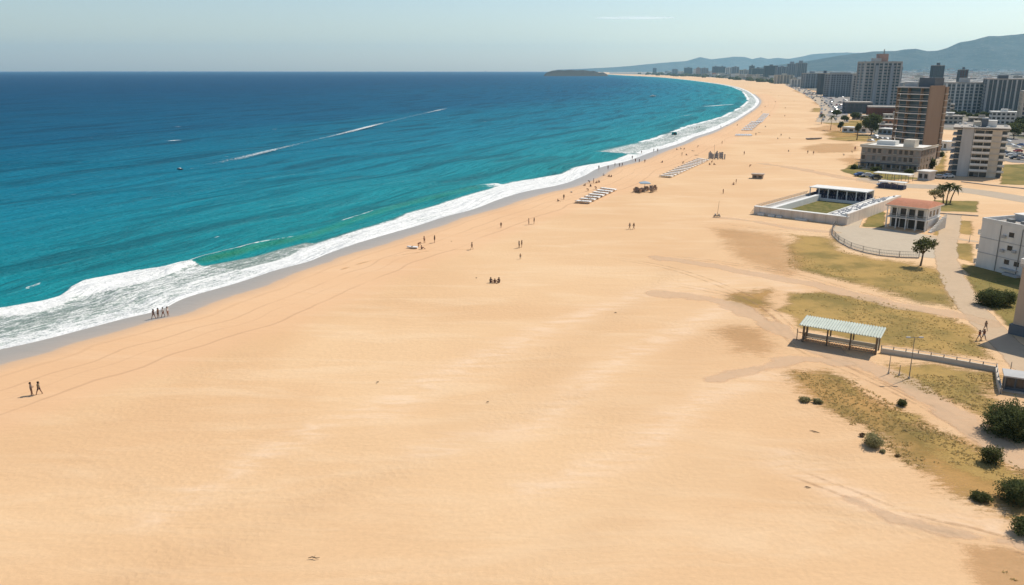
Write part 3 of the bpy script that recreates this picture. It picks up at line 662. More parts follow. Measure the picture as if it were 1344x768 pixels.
GT = leafmat('grass_blades', (.42,.32,.12), (.66,.50,.24))
mb = MB(); rg_ = random.Random(4)
FIELDS = [([(1035,306),(1112,330),(1200,345),(1235,352),(1262,409),(1150,383),(1035,352)],1300),([(1030,384),(1130,390),(1258,418),(1306,474),(1150,452),(1024,405)],1800),
 ([(1152,474),(1305,492),(1304,520),(1340,560),(1225,522),(1180,500)],1300),([(1036,486),(1120,500),(1225,560),(1400,640),(1400,700),(1255,650),(1130,570)],2600),([(1255,712),(1420,740),(1420,800),(1270,760)],300),([(1262,350),(1340,370),(1330,420),(1290,400)],500)]
for poly, cnt in FIELDS:
    cnt = int(cnt*.5)
    W_ = px2w(poly); xs_ = [p[0] for p in W_]; ys_ = [p[1] for p in W_]; X = np.array([rg_.uniform(min(xs_), max(xs_)) for i in range(cnt*4)]); Y = np.array([rg_.uniform(min(ys_), max(ys_)) for i in range(cnt*4)])
    ok = inside(X, Y, W_) & (fbm(X, Y, 9, 77, 4) > .50); 
    for x, y in list(zip(X[ok], Y[ok]))[:cnt]:
        h = rg_.uniform(.06, .20)
        for b in range(4):
            a = rg_.uniform(0, 6.28); w_ = rg_.uniform(.05, .13); ox, oy = rg_.uniform(-.15,.15), rg_.uniform(-.15,.15); lx, ly = rg_.uniform(-.15,.15), rg_.uniform(-.15,.15)
            mb.add([(x+ox-math.cos(a)*w_, y+oy-math.sin(a)*w_, 0), (x+ox+math.cos(a)*w_, y+oy+math.sin(a)*w_, 0), (x+ox+lx, y+oy+ly, h)], [(0,1,2)])
tag(mb.build('grass', GT), 'short golden olive grass tufts on the dry ground beside the beach', 'grass', kind='stuff')
def tree(px, py, hpx, wpx, label, mat=None, seed=0, n=420, size=.35, trunk=.35, group='trees of the town', lean=0):
    x, y = G(px, py); s = y/F*1.04; h = hpx*s; wd = wpx*s/2; r = random.Random(seed)
    root = empty('tree', (x, y, 0)); tag(root, label, 'tree', group)
    mb = MB(); th = h*trunk; mb.tube([(0,0,-.1), (wd*.05, 0, th*.5), (wd*.02+lean, wd*.05, th), (lean, 0, h*.75)], [h*.035, h*.028, h*.022, h*.008], 7)
    cs = []
    for i in range(7):
        a = 2*PI*i/7 + r.random()*.6; d = wd*r.uniform(.35, .68); zz = h*(trunk + (1-trunk)*r.uniform(.25, .72)); k = r.uniform(.32, .48)
        cs.append((lean + math.cos(a)*d, math.sin(a)*d, zz, wd*k, wd*k, (h-th)*r.uniform(.2, .3)))
        mb.tube([(lean*.8, 0, th*.9), (lean + math.cos(a)*d*.6, math.sin(a)*d*.6, (th + zz)/2), (lean + math.cos(a)*d, math.sin(a)*d, zz)], [h*.014, h*.009, h*.004], 5)
    cs.append((lean, 0, h*.80, wd*.5, wd*.5, h*.2)); mb.build('trunk', BARK, root)
    leaf_mb(cs, size, n, seed=seed).build('crown', mat or LEAF, root); return root
tree(1208,349,40,38,'lone tree with thin open crown at the end of the fence', LEAF, 31, 150, .34, .42, lean=.25)
tree(1143,177,27,28,'broad round dark tree left of the brown tower', LEAFD, 33, 520, .75, .15)
tree(1124.5,184,22,10,'tall slim trunked tree in front of the white low sheds', LEAFD, 34, 130, .6, .5)
tree(1103,172,12,8,'small dark tree at the left end of the white sheds', LEAFD, 35, 130, .6, .3)
tree(1226,268,20,20,'feathery tree with thin crown left of the palms', LEAFO, 36, 110, .4, .35)
for i, (a, b, c_, d) in enumerate([(1330,182,20,26),(1344,178,22,26),(1338,168,14,20),(1316,152,7,10),(1302,153,6,10),(1290,153,6,10),(1333,153,7,10)]):
    tree(a, b, c_, d, ['big dark tree right behind the balcony hotel','dark tree cut by the frame behind the hotel','dark tree between hotel and pale block','small tree below the dark tower, right one','small tree below the dark tower, middle one','small tree below the dark tower, left one','small tree under the pale block at the frame edge'][i], LEAFD, 50+i, 260, .8, .15)
def palm(px, py, hpx, lean, label, seed):
    x, y = G(px, py); s = y/F*1.04; h = hpx*s; r = random.Random(seed)
    root = empty('palm_tree', (x, y, 0)); tag(root, label, 'palm tree', 'palms beside the red roofed clubhouse')
    T_ = [(lean*(i/6)**1.4, .1*math.sin(i), h*.82*i/6) for i in range(7)]
    MB().tube(T_, [.24, .2, .18, .17, .16, .16, .2], 8).build('trunk', BARK, root)
    mb = MB(); c0 = Vector(T_[-1]); L_ = h*.36
    for i in range(26):
        a = 2*PI*i/26 + r.random()*.3; el = r.uniform(-.5, 1.1); prev = None
        for k in range(7):
            u = k/6; rr = L_*u*math.cos(el*.6); z = L_*(math.sin(el)*u - .75*u*u)
            p = c0 + Vector((math.cos(a)*rr, math.sin(a)*rr, z)); wd = .34*math.sin(PI*min(1, u+.12))*(1 - .3*u) + .03
            sd_ = Vector((-math.sin(a), math.cos(a), 0))*wd; dn = Vector((0, 0, -wd*.5))
            cur = (p - sd_ + dn, p, p + sd_ + dn)
            if prev: mb.add([prev[0], prev[1], cur[1], cur[0], prev[2], cur[2]], [(0,1,2,3), (1,4,5,2)])
            prev = cur
    mb.build('crown', LEAF, root); return root
palm(1238,267,27,-1.1,'left leaning palm of the three beside the clubhouse', 1)
palm(1242,268,30,.2,'tallest middle palm of the three beside the clubhouse', 2)
palm(1247,267,26,1.2,'right leaning palm of the three beside the clubhouse', 3)
palm(1078,163,14,.3,'slender palm at the near end of the beach road', 4)
palm(1090,171,20,.4,'slender palm on the grass beside the beach road', 5)
# ================================================================== BUILDINGS
WHITE = M('white_paint', (.74, .71, .65), .7, .16, .5, streak=True); CREAM = M('cream_render', (.58, .51, .41), .85, .2, .4, streak=True)
GREYW = M('grey_render', (.45, .44, .42), .85, .2, .4, streak=True); BEIGE = M('beige_render', (.50, .39, .29), .85, .2, .4, streak=True)
BROWN = M('brown_panel', (.30, .215, .155), .85, .14, .3, streak=True); GLASS = M('dark_glass', (.035, .042, .048), .18, .3, .4, spec=.5)
SHADE = M('opening_shade_paint', (.06, .055, .05), .8, .3, .5); ROOFG = M('roof_gravel', (.40, .36, .31), .95, .25, .5); ROOFW = M('roof_white', (.70, .68, .63), .85, .15, .3)  # SHADE: flat dark colour standing in for the shade inside openings
TERRA = M('terracotta_tiles', (.46, .19, .105), .85, .25, 1.2, bump=.3); METAL = M('painted_metal', (.20, .20, .19), .5, .2, 1, metal=.3); STEEL = M('zinc_sheet', (.50, .53, .45), .45, .2, .8, spec=.4)
BRICK = M('dusty_brick', (.38, .305, .25), .9, .22, .8); TIMBER = M('grey_timber', (.17, .125, .085), .9, .3, 2); BLUEP = M('navy_paint', (.05, .06, .11), .6, .35, 1.5)
PINK = M('rose_render', (.42, .27, .22), .85, .18, .3); TEAL = M('teal_glass_wall', (.08, .12, .14), .35, .25, .2, spec=.4); SLATE = M('slate_wall', (.115, .135, .155), .8, .2, .3)
MAROON = M('maroon_wall', (.20, .085, .06), .85, .2, .3)
CURT = M('curtained_glass', (.30,.28,.25), .5, .3, .6); DUSK = M('dusty_glass', (.11,.12,.125), .3, .3, .6, spec=.5)
def rwin(): return RS.choice([GLASS, GLASS, DUSK, CURT])
def frame(a, b):
    A = Vector((*G(*a), 0)); B = Vector((*G(*b), 0)); d = B - A
    return A, d.length, math.atan2(d.y, d.x)
def root_at(name, a, b, label, cat='building', group=None):
    A, W, rz = frame(a, b); r = empty(name, A, rz); tag(r, label, cat, group); return r, W
def hgt(px, py, base):        # height whose top shows at row py above base pixel
    return max(1.5, Zat(px, py, G(*base)[1]))
def part(mb, name, mat, parent, label=None):
    o = mb.build(name, mat, parent)
    if label: o['label'] = label
    return o

# ---- walled sports ground -------------------------------------------------
r, W = root_at('sports_ground', (989,281), (1111,296), 'white walled sports ground with a small lawn and seating tiers on the beach edge', 'sports ground')
D_ = 45.0
CWALL = M('chalky_wall', (.66,.58,.49), .9, .25, .6, streak=True)
part(MB().box(0, W, 0, .35, 0, 2.15), 'outer_wall', CWALL, r, 'low beige front wall'); part(MB().box(-.1, W+.1, -.1, 1.5, 2.153, 2.33), 'wall_coping', ROOFW, r)
part(MB().box(0, .35, .36, D_, 0, 1.7), 'outer_wall', CWALL, r); part(MB().box(W-.35, W, .36, D_, 0, 3.0), 'outer_wall', CWALL, r, 'tall right hand wall')
for k in range(8): part(MB().box(W*(.06+.12*k), W*(.06+.12*k)+.25, -.08, -.003, 0, 2.1), 'pilaster', CREAM, r)
mb = MB()
for (a, b, h_) in [(1.2,2.6,.6),(3.6,5.0,.5),(5.4,6.6,.5),(9.5,12,.4)]: mb.box(W*a/20, W*b/20, -.9, -.1, 0, h_)
part(mb, 'kerb_block', ROOFW, r)
# left terrace with leaning wire screen
part(MB().box(.36, 3.2, 1.51, D_-7, 0, 1.15), 'terrace', GREYW, r); part(MB().box(3.3, 4.6, 1.51, D_-7, 0, 1.9), 'walkway', ROOFW, r)
mb = MB()
for k in range(34):
    y = 1.5 + k*1.12; mb.tube([(-1.6, y, 0), (.1, y, 2.6)], .05, 4)
for z in (.6, 1.3, 2.0, 2.6): mb.tube([(-1.6 + z*.66, 1.5, z), (-1.6 + z*.66, D_-7, z)], .04, 4)
part(mb, 'wire_screen', METAL, r)
# right seating tiers
n_t = 8
for k in range(n_t):
    x0 = W - 7.6 + k*.9; z1 = 1.1 + k*.27
    part(MB().box(x0, x0+.897, 1.52, D_-.4, 0, z1), 'seating_tier', ROOFW, r)
    mb = MB()
    for j in range(34):
        if RS.rand() < (.55 if k in (2,3,5,6) else .2):
            y = 2.6 + j*1.22; mb.box(x0+.25, x0+.7, y, y + .6 + .35*RS.rand(), z1+.002, z1+.24)
    part(mb, 'seat_row', M('seat_grey', (.27,.28,.30), .8, .3, 2), r)
part(MB().box(W-7.9, W-7.6, 1.52, D_-.4, 0, 1.5), 'inner_wall', ROOFW, r)
# covered stand at the back
part(MB().box(.4, W-8, D_-6.8, D_, 3.7, 3.95), 'stand_roof', ROOFW, r); part(MB().box(.4, W-8, D_-.4, D_-.01, 0, 3.69), 'stand_wall', CREAM, r)
for k in range(7): part(MB().box(.6 + k*(W-9)/6, .85 + k*(W-9)/6, D_-6.6, D_-6.3, 0, 3.69), 'post', WHITE, r)
for k in range(4): part(MB().box(.9, W-8.3, D_-5.8 + k*1.3, D_-4.6 + k*1.3, 0, .7 + k*.55), 'seating_tier', BLUEP, r)
mb = MB()
for k in range(4):
    for j in range(20):
        if RS.rand() < .6: x = 1.2 + j*(W-10)/20; mb.box(x, x+.4, D_-5.4+k*1.3, D_-5.0+k*1.3, .7+k*.55+.002, 1.45+k*.55)
part(mb, 'seat_row', M('faded_seats', (.24,.22,.24), .8, .5, 2), r)
part(MB().box(4.7, W-8, D_-8.2, D_-7.4, 0, .9), 'inner_wall', ROOFW, r); part(MB().box(4.7, W-8, 3.4, 3.9, 0, .9), 'inner_wall', ROOFW, r)
t = NT('pitch_grass'); p = t.obj(); c = t.mix(t.step(t.noise(p, .5, 5, .7), .4, .62), (.20,.165,.06), (.11,.115,.035)); t.bsdf(c, .95, None, .05)
part(MB().box(4.7, W-8, 3.91, D_-8.21, 0, .10), 'pitch', t.m, r)
part(MB().box(.36, W-7.9, .36, 1.5, 0, 1.9), 'walkway', ROOFW, r)

# ---- red roofed clubhouse -------------------------------------------------
r, W = root_at('clubhouse', (1161,298), (1214,305), 'two storey clubhouse with red tiled roof and open arcade below', 'building')
Dp = 10.5
part(MB().box(.3, W-.3, 2.2, Dp, 0, 2.75).box(.3, W-.3, 1.6, Dp, 2.95, 5.75), 'wall', WHITE, r)
part(MB().box(0, W, 0, Dp+.1, 2.752, 2.948), 'floor_slab', ROOFW, r)
for k in range(5):
    x = .05 + k*(W-.35)/4; part(MB().box(x, x+.26, .05, .31, 0, 2.75), 'column', WHITE, r); part(MB().box(x, x+.2, .05, .25, 2.95, 5.75), 'column', WHITE, r)
mb = MB().box(.1, W-.1, .02, .08, 3.75, 3.85)
for k in range(34): x = .2 + k*(W-.4)/34; mb.box(x, x+.06, .03, .07, 2.95, 3.75)
part(mb, 'balcony_rail', METAL, r)
for k in range(4):
    x = .9 + k*(W-1.6)/4; wv = part(MB().box(x, x+1.4, 1.52, 1.597, 3.2, 5.2), 'window', GLASS, r); part(MB().box(x-.1, x+1.5, 1.48, 1.517, 5.2, 5.32).box(x-.1, x, 1.48, 1.517, 3.1, 5.2), 'frame', ROOFW, wv)
    x = .8 + k*(W-1.6)/4; part(MB().box(x, x+1.8, 2.12, 2.197, .1, 2.4), 'door', SHADE, r)
for k in range(3):
    y = 2.6 + k*2.5; part(MB().box(W-.297, W-.24, y, y+1.2, 3.6, 5.0), 'window', GLASS, r)
part(MB().box(-.35, W+.35, -.5, Dp+.45, 5.752, 6.1), 'fascia', CREAM, r)
mb = MB(); nseg = 8
for i in range(nseg):
    u0, u1 = i/nseg, (i+1)/nseg; z = lambda u: 6.1 + 1.15*math.sin(PI*u)
    x_0, x_1 = -.25, W+.25; y0, y1 = -.4 + (Dp+.75)*u0, -.4 + (Dp+.75)*u1
    mb.add([(x_0 + .9*math.sin(PI*u0), y0, z(u0)), (x_1 - .9*math.sin(PI*u0), y0, z(u0)), (x_1 - .9*math.sin(PI*u1), y1, z(u1)), (x_0 + .9*math.sin(PI*u1), y1, z(u1)),
            (x_0, y0, 6.1), (x_1, y0, 6.1), (x_1, y1, 6.1), (x_0, y1, 6.1)], [(0,1,2,3), (0,3,7,4), (1,5,6,2)])
part(mb, 'roof', TERRA, r)
mb = MB()
for k in range(11): mb.box(W + .6, W + 1.5, .3 + k*.9, 1.15 + k*.9, 0, .25 + k*.26)
part(mb, 'outside_stair', ROOFW, r)
mb = MB()
for k in range(18): mb.box(W+1.52, W+1.6, .3 + k*.56, .42 + k*.56, 0, 1.2 + k*.16)
part(mb, 'stair_rail', ROOFW, r)

# ---- white three storey block on the right ---------------------------------
r, W = root_at('white_building', (1280,349.5), (1334,363.5), 'white three storey block with blank wall and roof parapet, cut by the right frame edge')
W = 15.0; Dp = 19.0; Hh = 9.7
part(MB().box(0, W, 0, Dp, 0, Hh), 'wall', WHITE, r); part(MB().box(.35, W-.35, .35, Dp-.35, Hh+.002, Hh+.06), 'roof', ROOFG, r)
for (a, b, c_, d) in [(-.05,W+.05,-.05,.3),(-.05,W+.05,Dp-.3,Dp+.05),(-.05,.3,.3,Dp-.3),(W-.3,W+.05,.3,Dp-.3)]: part(MB().box(a, b, c_, d, Hh+.002, Hh+.75), 'parapet', ROOFW, r)
part(MB().box(1.6, W-1.2, 7, Dp-1.6, Hh+.062, Hh+1.3), 'roof_house', GREYW, r); part(MB().box(1.4, W-1.0, 6.8, Dp-1.4, Hh+1.302, Hh+1.45), 'roof_slab', ROOFW, r)
for k, (x, z) in enumerate([(6.5, 7.6), (6.6, 4.9), (6.4, 2.0), (8.6, 2.0), (10.4, 7.6), (10.4, 4.9)]):
    wv = part(MB().box(x, x+1.1, -.04, -.003, z, z+.95), 'window', GLASS, r); part(MB().box(x-.1, x+1.2, -.12, -.042, z-.12, z-.02), 'sill', ROOFW, wv)
part(MB().box(6.2, 9.8, -.9, -.05, 1.1, 1.25).box(7.2, 10.4, -1.1, -.05, 0, .5), 'ledge', GREYW, r)
for z in (3.15, 6.3): part(MB().box(-.03, W, -.07, -.003, z, z+.14), 'floor_band', GREYW, r)
for x in (4.6, 9.4): part(MB().tube([(x,-.09,.1),(x,-.09,9.6)], .07, 6), 'drain_pipe', METAL, r)
for x, z in ((5.2,7.2),(5.3,4.3),(7.9,4.6),(11.7,7.3)): part(MB().box(x, x+.8, -.45, -.05, z, z+.55), 'air_conditioner', GREYW, r)
for f in range(3):
    for k in range(4):
        y = .9 + k*4.5; z = .25 + f*3.15
        b_ = part(MB().box(-1.35, -.003, y, y+3.4, z, z+.18).box(-1.4, -1.3, y, y+3.4, z+.18, z+1.05), 'balcony', ROOFW, r)
        part(MB().box(-.06, -.004, y+.4, y+2.8, z+.2, z+2.5), 'window', GLASS, r)
for k in range(3): part(MB().box(3 + k*3.2, 4.1 + k*3.2, 3, 4.3, Hh+.063, Hh+.8), 'vent', METAL, r)

# ---- beige corner building on the right edge ---------------------------------
r, W = root_at('corner_building', (1327,438), (1385,452), 'tall beige building corner cut off by the right frame edge')
Dp = 11.5; Hh = 10.8; W = 14
part(MB().box(0, W, 0, Dp, 0, Hh), 'wall', BEIGE, r); part(MB().box(-.3, W, -.3, Dp+.3, Hh+.002, Hh+.5), 'roof', GREYW, r)
part(MB().box(-.3, W, -.3, -.05, Hh+.502, Hh+1.3).box(-.3, -.05, -.05, Dp+.3, Hh+.502, Hh+1.3), 'parapet', ROOFW, r)
part(MB().box(1.8, W, 2, Dp-2, Hh+.502, Hh+3.1), 'roof_house', PINK, r); part(MB().box(-.35, -.003, -.35, Dp, 0, 1.6).box(-.002, W, -.35, -.003, 0, 1.6), 'plinth', SLATE, r)
for f in range(3):
    for k in range(2): part(MB().box(-.05, -.003, 2.5 + k*4.5, 4 + k*4.5, 2.7 + f*2.7, 4.2 + f*2.7), 'window', GLASS, r)
    for k in range(3): part(MB().box(2.6 + k*3.8, 4.4 + k*3.8, -.05, -.003, 2.7 + f*2.7, 4.2 + f*2.7), 'window', GLASS, r)
# ---- small kiosk -------------------------------------------------------------
r, W = root_at('kiosk', (1316,513), (1356,519), 'small grey glass fronted kiosk with pale flat roof at the end of the fence', 'kiosk')
part(MB().box(.1, W-.1, .5, 2.7, 0, 1.95), 'wall', SLATE, r); part(MB().box(-.15, W+.1, -.1, 2.9, 1.952, 2.12), 'roof', GREYW, r)
part(MB().box(0, .14, 0, .14, 0, 1.95), 'post', METAL, r); part(MB().box(W-.14, W, 0, .14, 0, 1.95), 'post', METAL, r)
for k in range(3): part(MB().box(.3 + k*W/3, .15 + (k+.9)*W/3, .42, .497, .5, 1.7), 'window', GLASS, r)
part(MB().box(-.1, W, -.15, .3, 0, .18), 'step', CONC, r)
# ---- bench shelter -------------------------------------------------------------
r, W = root_at('shelter', (1052,449), (1150,466), 'long open shelter with pale ribbed metal roof on dark posts above a bench rail', 'shelter')
Hf, Hb, dp = 2.75, 2.95, 2.6
for k in range(4):
    x = [0, W*.33, W*.64, W-.28][k]; wd = .2 if k in (1,2) else .28
    part(MB().box(x, x+wd, 0, wd, 0, Hf), 'post', TIMBER, r); part(MB().box(x, x+wd, dp-wd, dp, 0, Hb), 'post', TIMBER, r)
part(MB().box(-.1, W+.1, -.05, .12, Hf+.002, Hf+.2).box(-.1, W+.1, dp-.15, dp+.02, Hb+.002, Hb+.2), 'beam', TIMBER, r)
mb = MB(); n = 30
for i in range(n):
    x0 = -.45 + (W+.9)*i/n; x1 = -.45 + (W+.9)*(i+1)/n; xm = (x0+x1)/2; za = .06 if i % 2 else 0
    ya, yb = -.9, dp+.9; zf = Hf+.21-.07; zb = Hb+.21+.07
    mb.add([(x0,ya,zf),(xm,ya,zf+.17),(x1,ya,zf),(x1,yb,zb),(xm,yb,zb+.17),(x0,yb,zb),(x0,ya,zf-.03),(x1,ya,zf-.03),(x1,yb,zb-.03),(x0,yb,zb-.03)], [(0,1,4,5),(1,2,3,4),(6,9,8,7),(0,6,7,2,1),(5,4,3,8,9)])
part(mb, 'roof', STEEL, r)
part(MB().box(.3, W-.3, dp-.5, dp-.35, .45, .95), 'backrest', CREAM, r); part(MB().box(.3, W-.3, dp-1.2, dp-.55, .38, .46), 'bench_seat', CREAM, r)
mb = MB().box(.25, W-.25, .04, .12, .85, .93).box(.25, W-.25, .04, .12, .1, .16)
for i in range(26):
    x = .4 + i*(W-.8)/26; mb.tube([(x, .08, .12), (x + (W-.8)/26, .08, .88)], .03, 4); mb.tube([(x + (W-.8)/26, .08, .12), (x, .08, .88)], .03, 4)
part(mb, 'front_rail', M('bleached_wood', (.36,.28,.20), .9), r)
part(MB().box(W-.27, W-.15, .3, dp-.3, 0, Hf), 'end_panel', STEEL, r, 'pale end panel'); part(MB().box(.03, .13, .3, dp-.3, 0, 1.1), 'end_panel', TIMBER, r)
part(MB().box(-.9, -.8, .4, .5, 0, 1.9).box(-.9, 0, .42, .48, 1.3, 1.38), 'side_rail', TIMBER, r)
# ---- fences ----------------------------------------------------------------------
def post_fence(name, line, n, h, label, wall=0.0, wires=0, wmat=None, pw=.05):
    P_ = [Vector((*G(*p), 0)) for p in line]; o = P_[0]; root = empty(name, o); tag(root, label, 'fence')
    L = [0]
    for a, b in zip(P_[:-1], P_[1:]): L.append(L[-1] + (b-a).length)
    def at(s):
        for i in range(len(L)-1):
            if s <= L[i+1] + 1e-6: return P_[i].lerp(P_[i+1], (s-L[i])/(L[i+1]-L[i])) - o
        return P_[-1] - o
    for i in range(n+1):
        p = at(L[-1]*i/n); part(MB().box(p.x-pw, p.x+pw, p.y-pw, p.y+pw, 0, h), 'post', METAL, root)
    m = max(n*2, 24); pts = [at(L[-1]*i/m) for i in range(m+1)]
    mb = MB(); 
    for z in ([h-.05, h*.5] if wires else [h-.05]): mb.tube([(q.x, q.y, z) for q in pts], .035, 4)
    part(mb, 'rail', METAL if wires else ROOFW, root)
    if wires:
        mb = MB()
        for i in range(wires): q = at(L[-1]*(i+.5)/wires); mb.box(q.x-.012, q.x+.012, q.y-.012, q.y+.012, .05, h-.08)
        for z in (.3, .6, .85): mb.tube([(q.x, q.y, z) for q in pts], .012, 3)
        part(mb, 'wire_panel', METAL, root)
    if wall:
        mb = MB()
        for a, b in zip(pts[:-1], pts[1:]):
            d = (b-a); nn = Vector((-d.y, d.x, 0)).normalized()*.14
            mb.add([(v.x, v.y, z) for z in (0, wall) for v in (a-nn, b-nn, b+nn, a+nn)], [(4,5,6,7),(0,1,5,4),(2,3,7,6),(1,2,6,5),(3,0,4,7)])
        part(mb, 'low_wall', wmat or CONC, root)
    return root
post_fence('fence', [(1156,463),(1230,474),(1307,488)], 9, 1.15, 'long low pale wall with posts and white top rail running right from the shelter', wall=.75, wmat=CREAM)
post_fence('fence', [(1307,488),(1309,503),(1313,517)], 4, 1.2, 'short fence return dropping down to the grey kiosk', wall=.7, wmat=CREAM)
post_fence('fence', [(1322,497),(1334,499),(1350,501)], 3, 1.1, 'thin pipe railing behind the grey kiosk')
post_fence('fence', [(1096,297),(1092,302),(1092.5,309),(1102,318.5),(1118,327),(1139,333),(1160,336.5),(1185,338.5),(1206,339)], 11, 1.45, 'curved wire fence round the paved forecourt', wall=.22, wires=130)
post_fence('fence', [(1148,262),(1165,266)], 3, 1.2, 'short dark fence behind the seating tiers near the clubhouse')
# ---- low three storey block -------------------------------------------------------
r, W = root_at('apartment_block', (1128,219.5), (1206,225.5), 'low three storey dusty brick block with white roof terrace and rows of dark windows')
Dp = 21.0; Hh = hgt(1165, 194.5, (1165,222))
part(MB().box(0, W, 0, Dp, 0, Hh), 'wall', BRICK, r); part(MB().box(-.5, W+.5, -.7, Dp+.4, Hh+.003, Hh+.35), 'roof', ROOFW, r)
part(MB().box(-.5, W+.5, -.7, -.4, Hh+.352, Hh+1.0).box(W+.2, W+.5, -.4, Dp+.4, Hh+.352, Hh+1.0).box(-.5, -.2, -.4, Dp+.4, Hh+.352, Hh+1.0), 'parapet', CREAM, r)
part(MB().box(W*.62, W*.8, 6, 12, Hh+.353, Hh+3.4), 'roof_house', CREAM, r); part(MB().box(W*.1, W*.42, 11, 16, Hh+.353, Hh+2.1), 'roof_house', ROOFW, r)
fh = Hh/3
for f in range(3):
    part(MB().box(-.1, W+.1, -.35, -.003, f*fh+fh-.22, f*fh+fh-.02), 'floor_band', GREYW if f else CREAM, r)
    for k in range(11):
        x = .5 + k*(W-.6)/11; wv = part(MB().box(x, x+1.25, -.07, -.004, f*fh+.7, f*fh+fh-.55), 'window', rwin(), r)
        if k % 3 == 0: part(MB().box(x-.1, x+1.35, -.75, -.1, f*fh+.35, f*fh+.6), 'balcony', CREAM, wv)
    for k in range(5):
        y = 1.2 + k*4; part(MB().box(W+.004, W+.07, y, y+1.3, f*fh+.8, f*fh+fh-.6), 'window', GLASS, r)
for k in range(8): x = .2 + k*(W-.6)/7; part(MB().box(x, x+.3, -2.2, -1.9, 0, 2.2), 'post', GREYW, r)
part(MB().box(-.2, W+.2, -2.4, -.36, 2.203, 2.4), 'awning', SLATE, r)
# ---- brown tower ----------------------------------------------------------------------
r, W = root_at('apartment_tower', (1168,205), (1208,209.5), 'brown ten storey tower with bowed white balcony bands and a blank brown side')
Dp = 11.0; Hh = hgt(1208, 116, (1208,209.5)); nf = 11; fh = Hh/nf
part(MB().box(.4, W-.2, 1.6, Dp, 0, Hh-.1), 'core', TEAL, r); part(MB().box(W-.18, W+.5, 0, Dp*.86, 0, Hh+1.2), 'side_wall', BROWN, r, 'blank brown end wall')
part(MB().box(W-.1, W+.9, Dp*.9, Dp+.6, 0, Hh+.6), 'side_wall', BROWN, r)
def bow(z0, z1, x0, x1, dep, n=10, back=1.5):
    pts = [(x0 + (x1-x0)*i/n, -dep*math.sin(PI*i/n)) for i in range(n+1)] + [(x1, back), (x0, back)]
    return MB().prism(pts, z0, z1)
for f in range(nf):
    b_ = part(bow(f*fh+.02, f*fh+.34, -.2, W-.3, 1.5), 'balcony', WHITE, r)
    part(MB().tube([(-.2 + (W-.1)*i/10, -1.5*math.sin(PI*i/10)-.02, f*fh+1.15) for i in range(11)], .06, 4), 'rail', CREAM, b_)
    if f % 1 == 0: part(MB().box(W+.502, W+1.3, Dp*.86+.1, Dp*.9+1.6, f*fh+.1, f*fh+.4), 'side_ledge', CREAM, r)
for x in (-.15, W*.33, W*.74): part(MB().box(x, x+.25, -.3, 1.55, 0, Hh), 'pier', BROWN, r)
part(MB().box(-.4, W-.2, -1.0, Dp, Hh+.003, Hh+.5), 'roof', GREYW, r); part(MB().box(W*.5, W-.25, 3, 9, Hh+.503, Hh+4.6), 'roof_house', SLATE, r); part(MB().box(W*.0, W*.42, 4, 9, Hh+.503, Hh+2.6), 'roof_house', GREYW, r)
# ---- balcony hotel ----------------------------------------------------------------------
r, W = root_at('hotel', (1246,230.5), (1313,234.2), 'pale eight storey hotel with long balconies, a blank grey stair wall and roof huts')
Dp = 20.0; Hh = hgt(1280, 171, (1280,234)); nf = 8; fh = Hh/nf
part(MB().box(.5, W, 1.6, Dp, 0, Hh), 'core', SLATE, r); part(MB().box(W*.13, W*.36, -.2, 1.597, 0, Hh+.3), 'stair_wall', GREYW, r, 'blank blue grey stair wall')
for f in range(nf):
    z = f*fh
    part(MB().box(W*.362, W+.6, -.4, 1.59, z+fh-.32, z+fh-.02), 'balcony', CREAM, r); part(MB().box(-.9, W*.128, -.1, Dp-1, z+fh-.32, z+fh-.02), 'balcony', CREAM, r)
    for (a, b) in ((.39,.46),(.47,.555),(.575,.64),(.65,.71)): part(MB().box(W*a, W*b, 1.52, 1.597, z+.15, z+fh-.45), 'window', rwin(), r)
    part(MB().box(W*.72, W*.9, -.1, 1.58, z+.02, z+fh-.33), 'bay_wall', CREAM, r); part(MB().box(W+.003, W+.07, 3, Dp-3, z+.5, z+fh-.5), 'window', GLASS, r)
    if f: part(MB().box(W*.365, W*.715, -.38, -.3, z, z+.75), 'balcony_rail', WHITE, r); part(MB().box(W*.905, W+.55, -.38, -.3, z, z+.6), 'balcony_rail', WHITE, r)
for x in (.37, .563, .715): part(MB().box(W*x, W*x+.22, -.25, 1.5, 0, Hh-.35), 'pier', CREAM, r)
part(MB().box(-1.0, W+.9, -.7, Dp+.5, Hh+.303, Hh+.7), 'roof', ROOFG, r); part(MB().box(W*.32, W*.47, 5, 10, Hh+.703, Hh+2.7), 'roof_house', CREAM, r)
part(MB().box(W*.48, W*.6, 4, 9, Hh+.703, Hh+3.9), 'roof_house', SLATE, r); part(MB().box(W*.61, W*.78, 4.5, 9, Hh+.703, Hh+3.2), 'roof_house', WHITE, r)
mb = MB()
for k in range(16): x = RS.uniform(.1, W-.5); y = RS.uniform(1, Dp-1); mb.box(x, x+RS.uniform(.5,1.6), y, y+RS.uniform(.5,1.4), Hh+.704, Hh+.9+RS.rand()*.6)
part(mb, 'roof_clutter', ROOFW, r)
rt0 = random.Random(9)
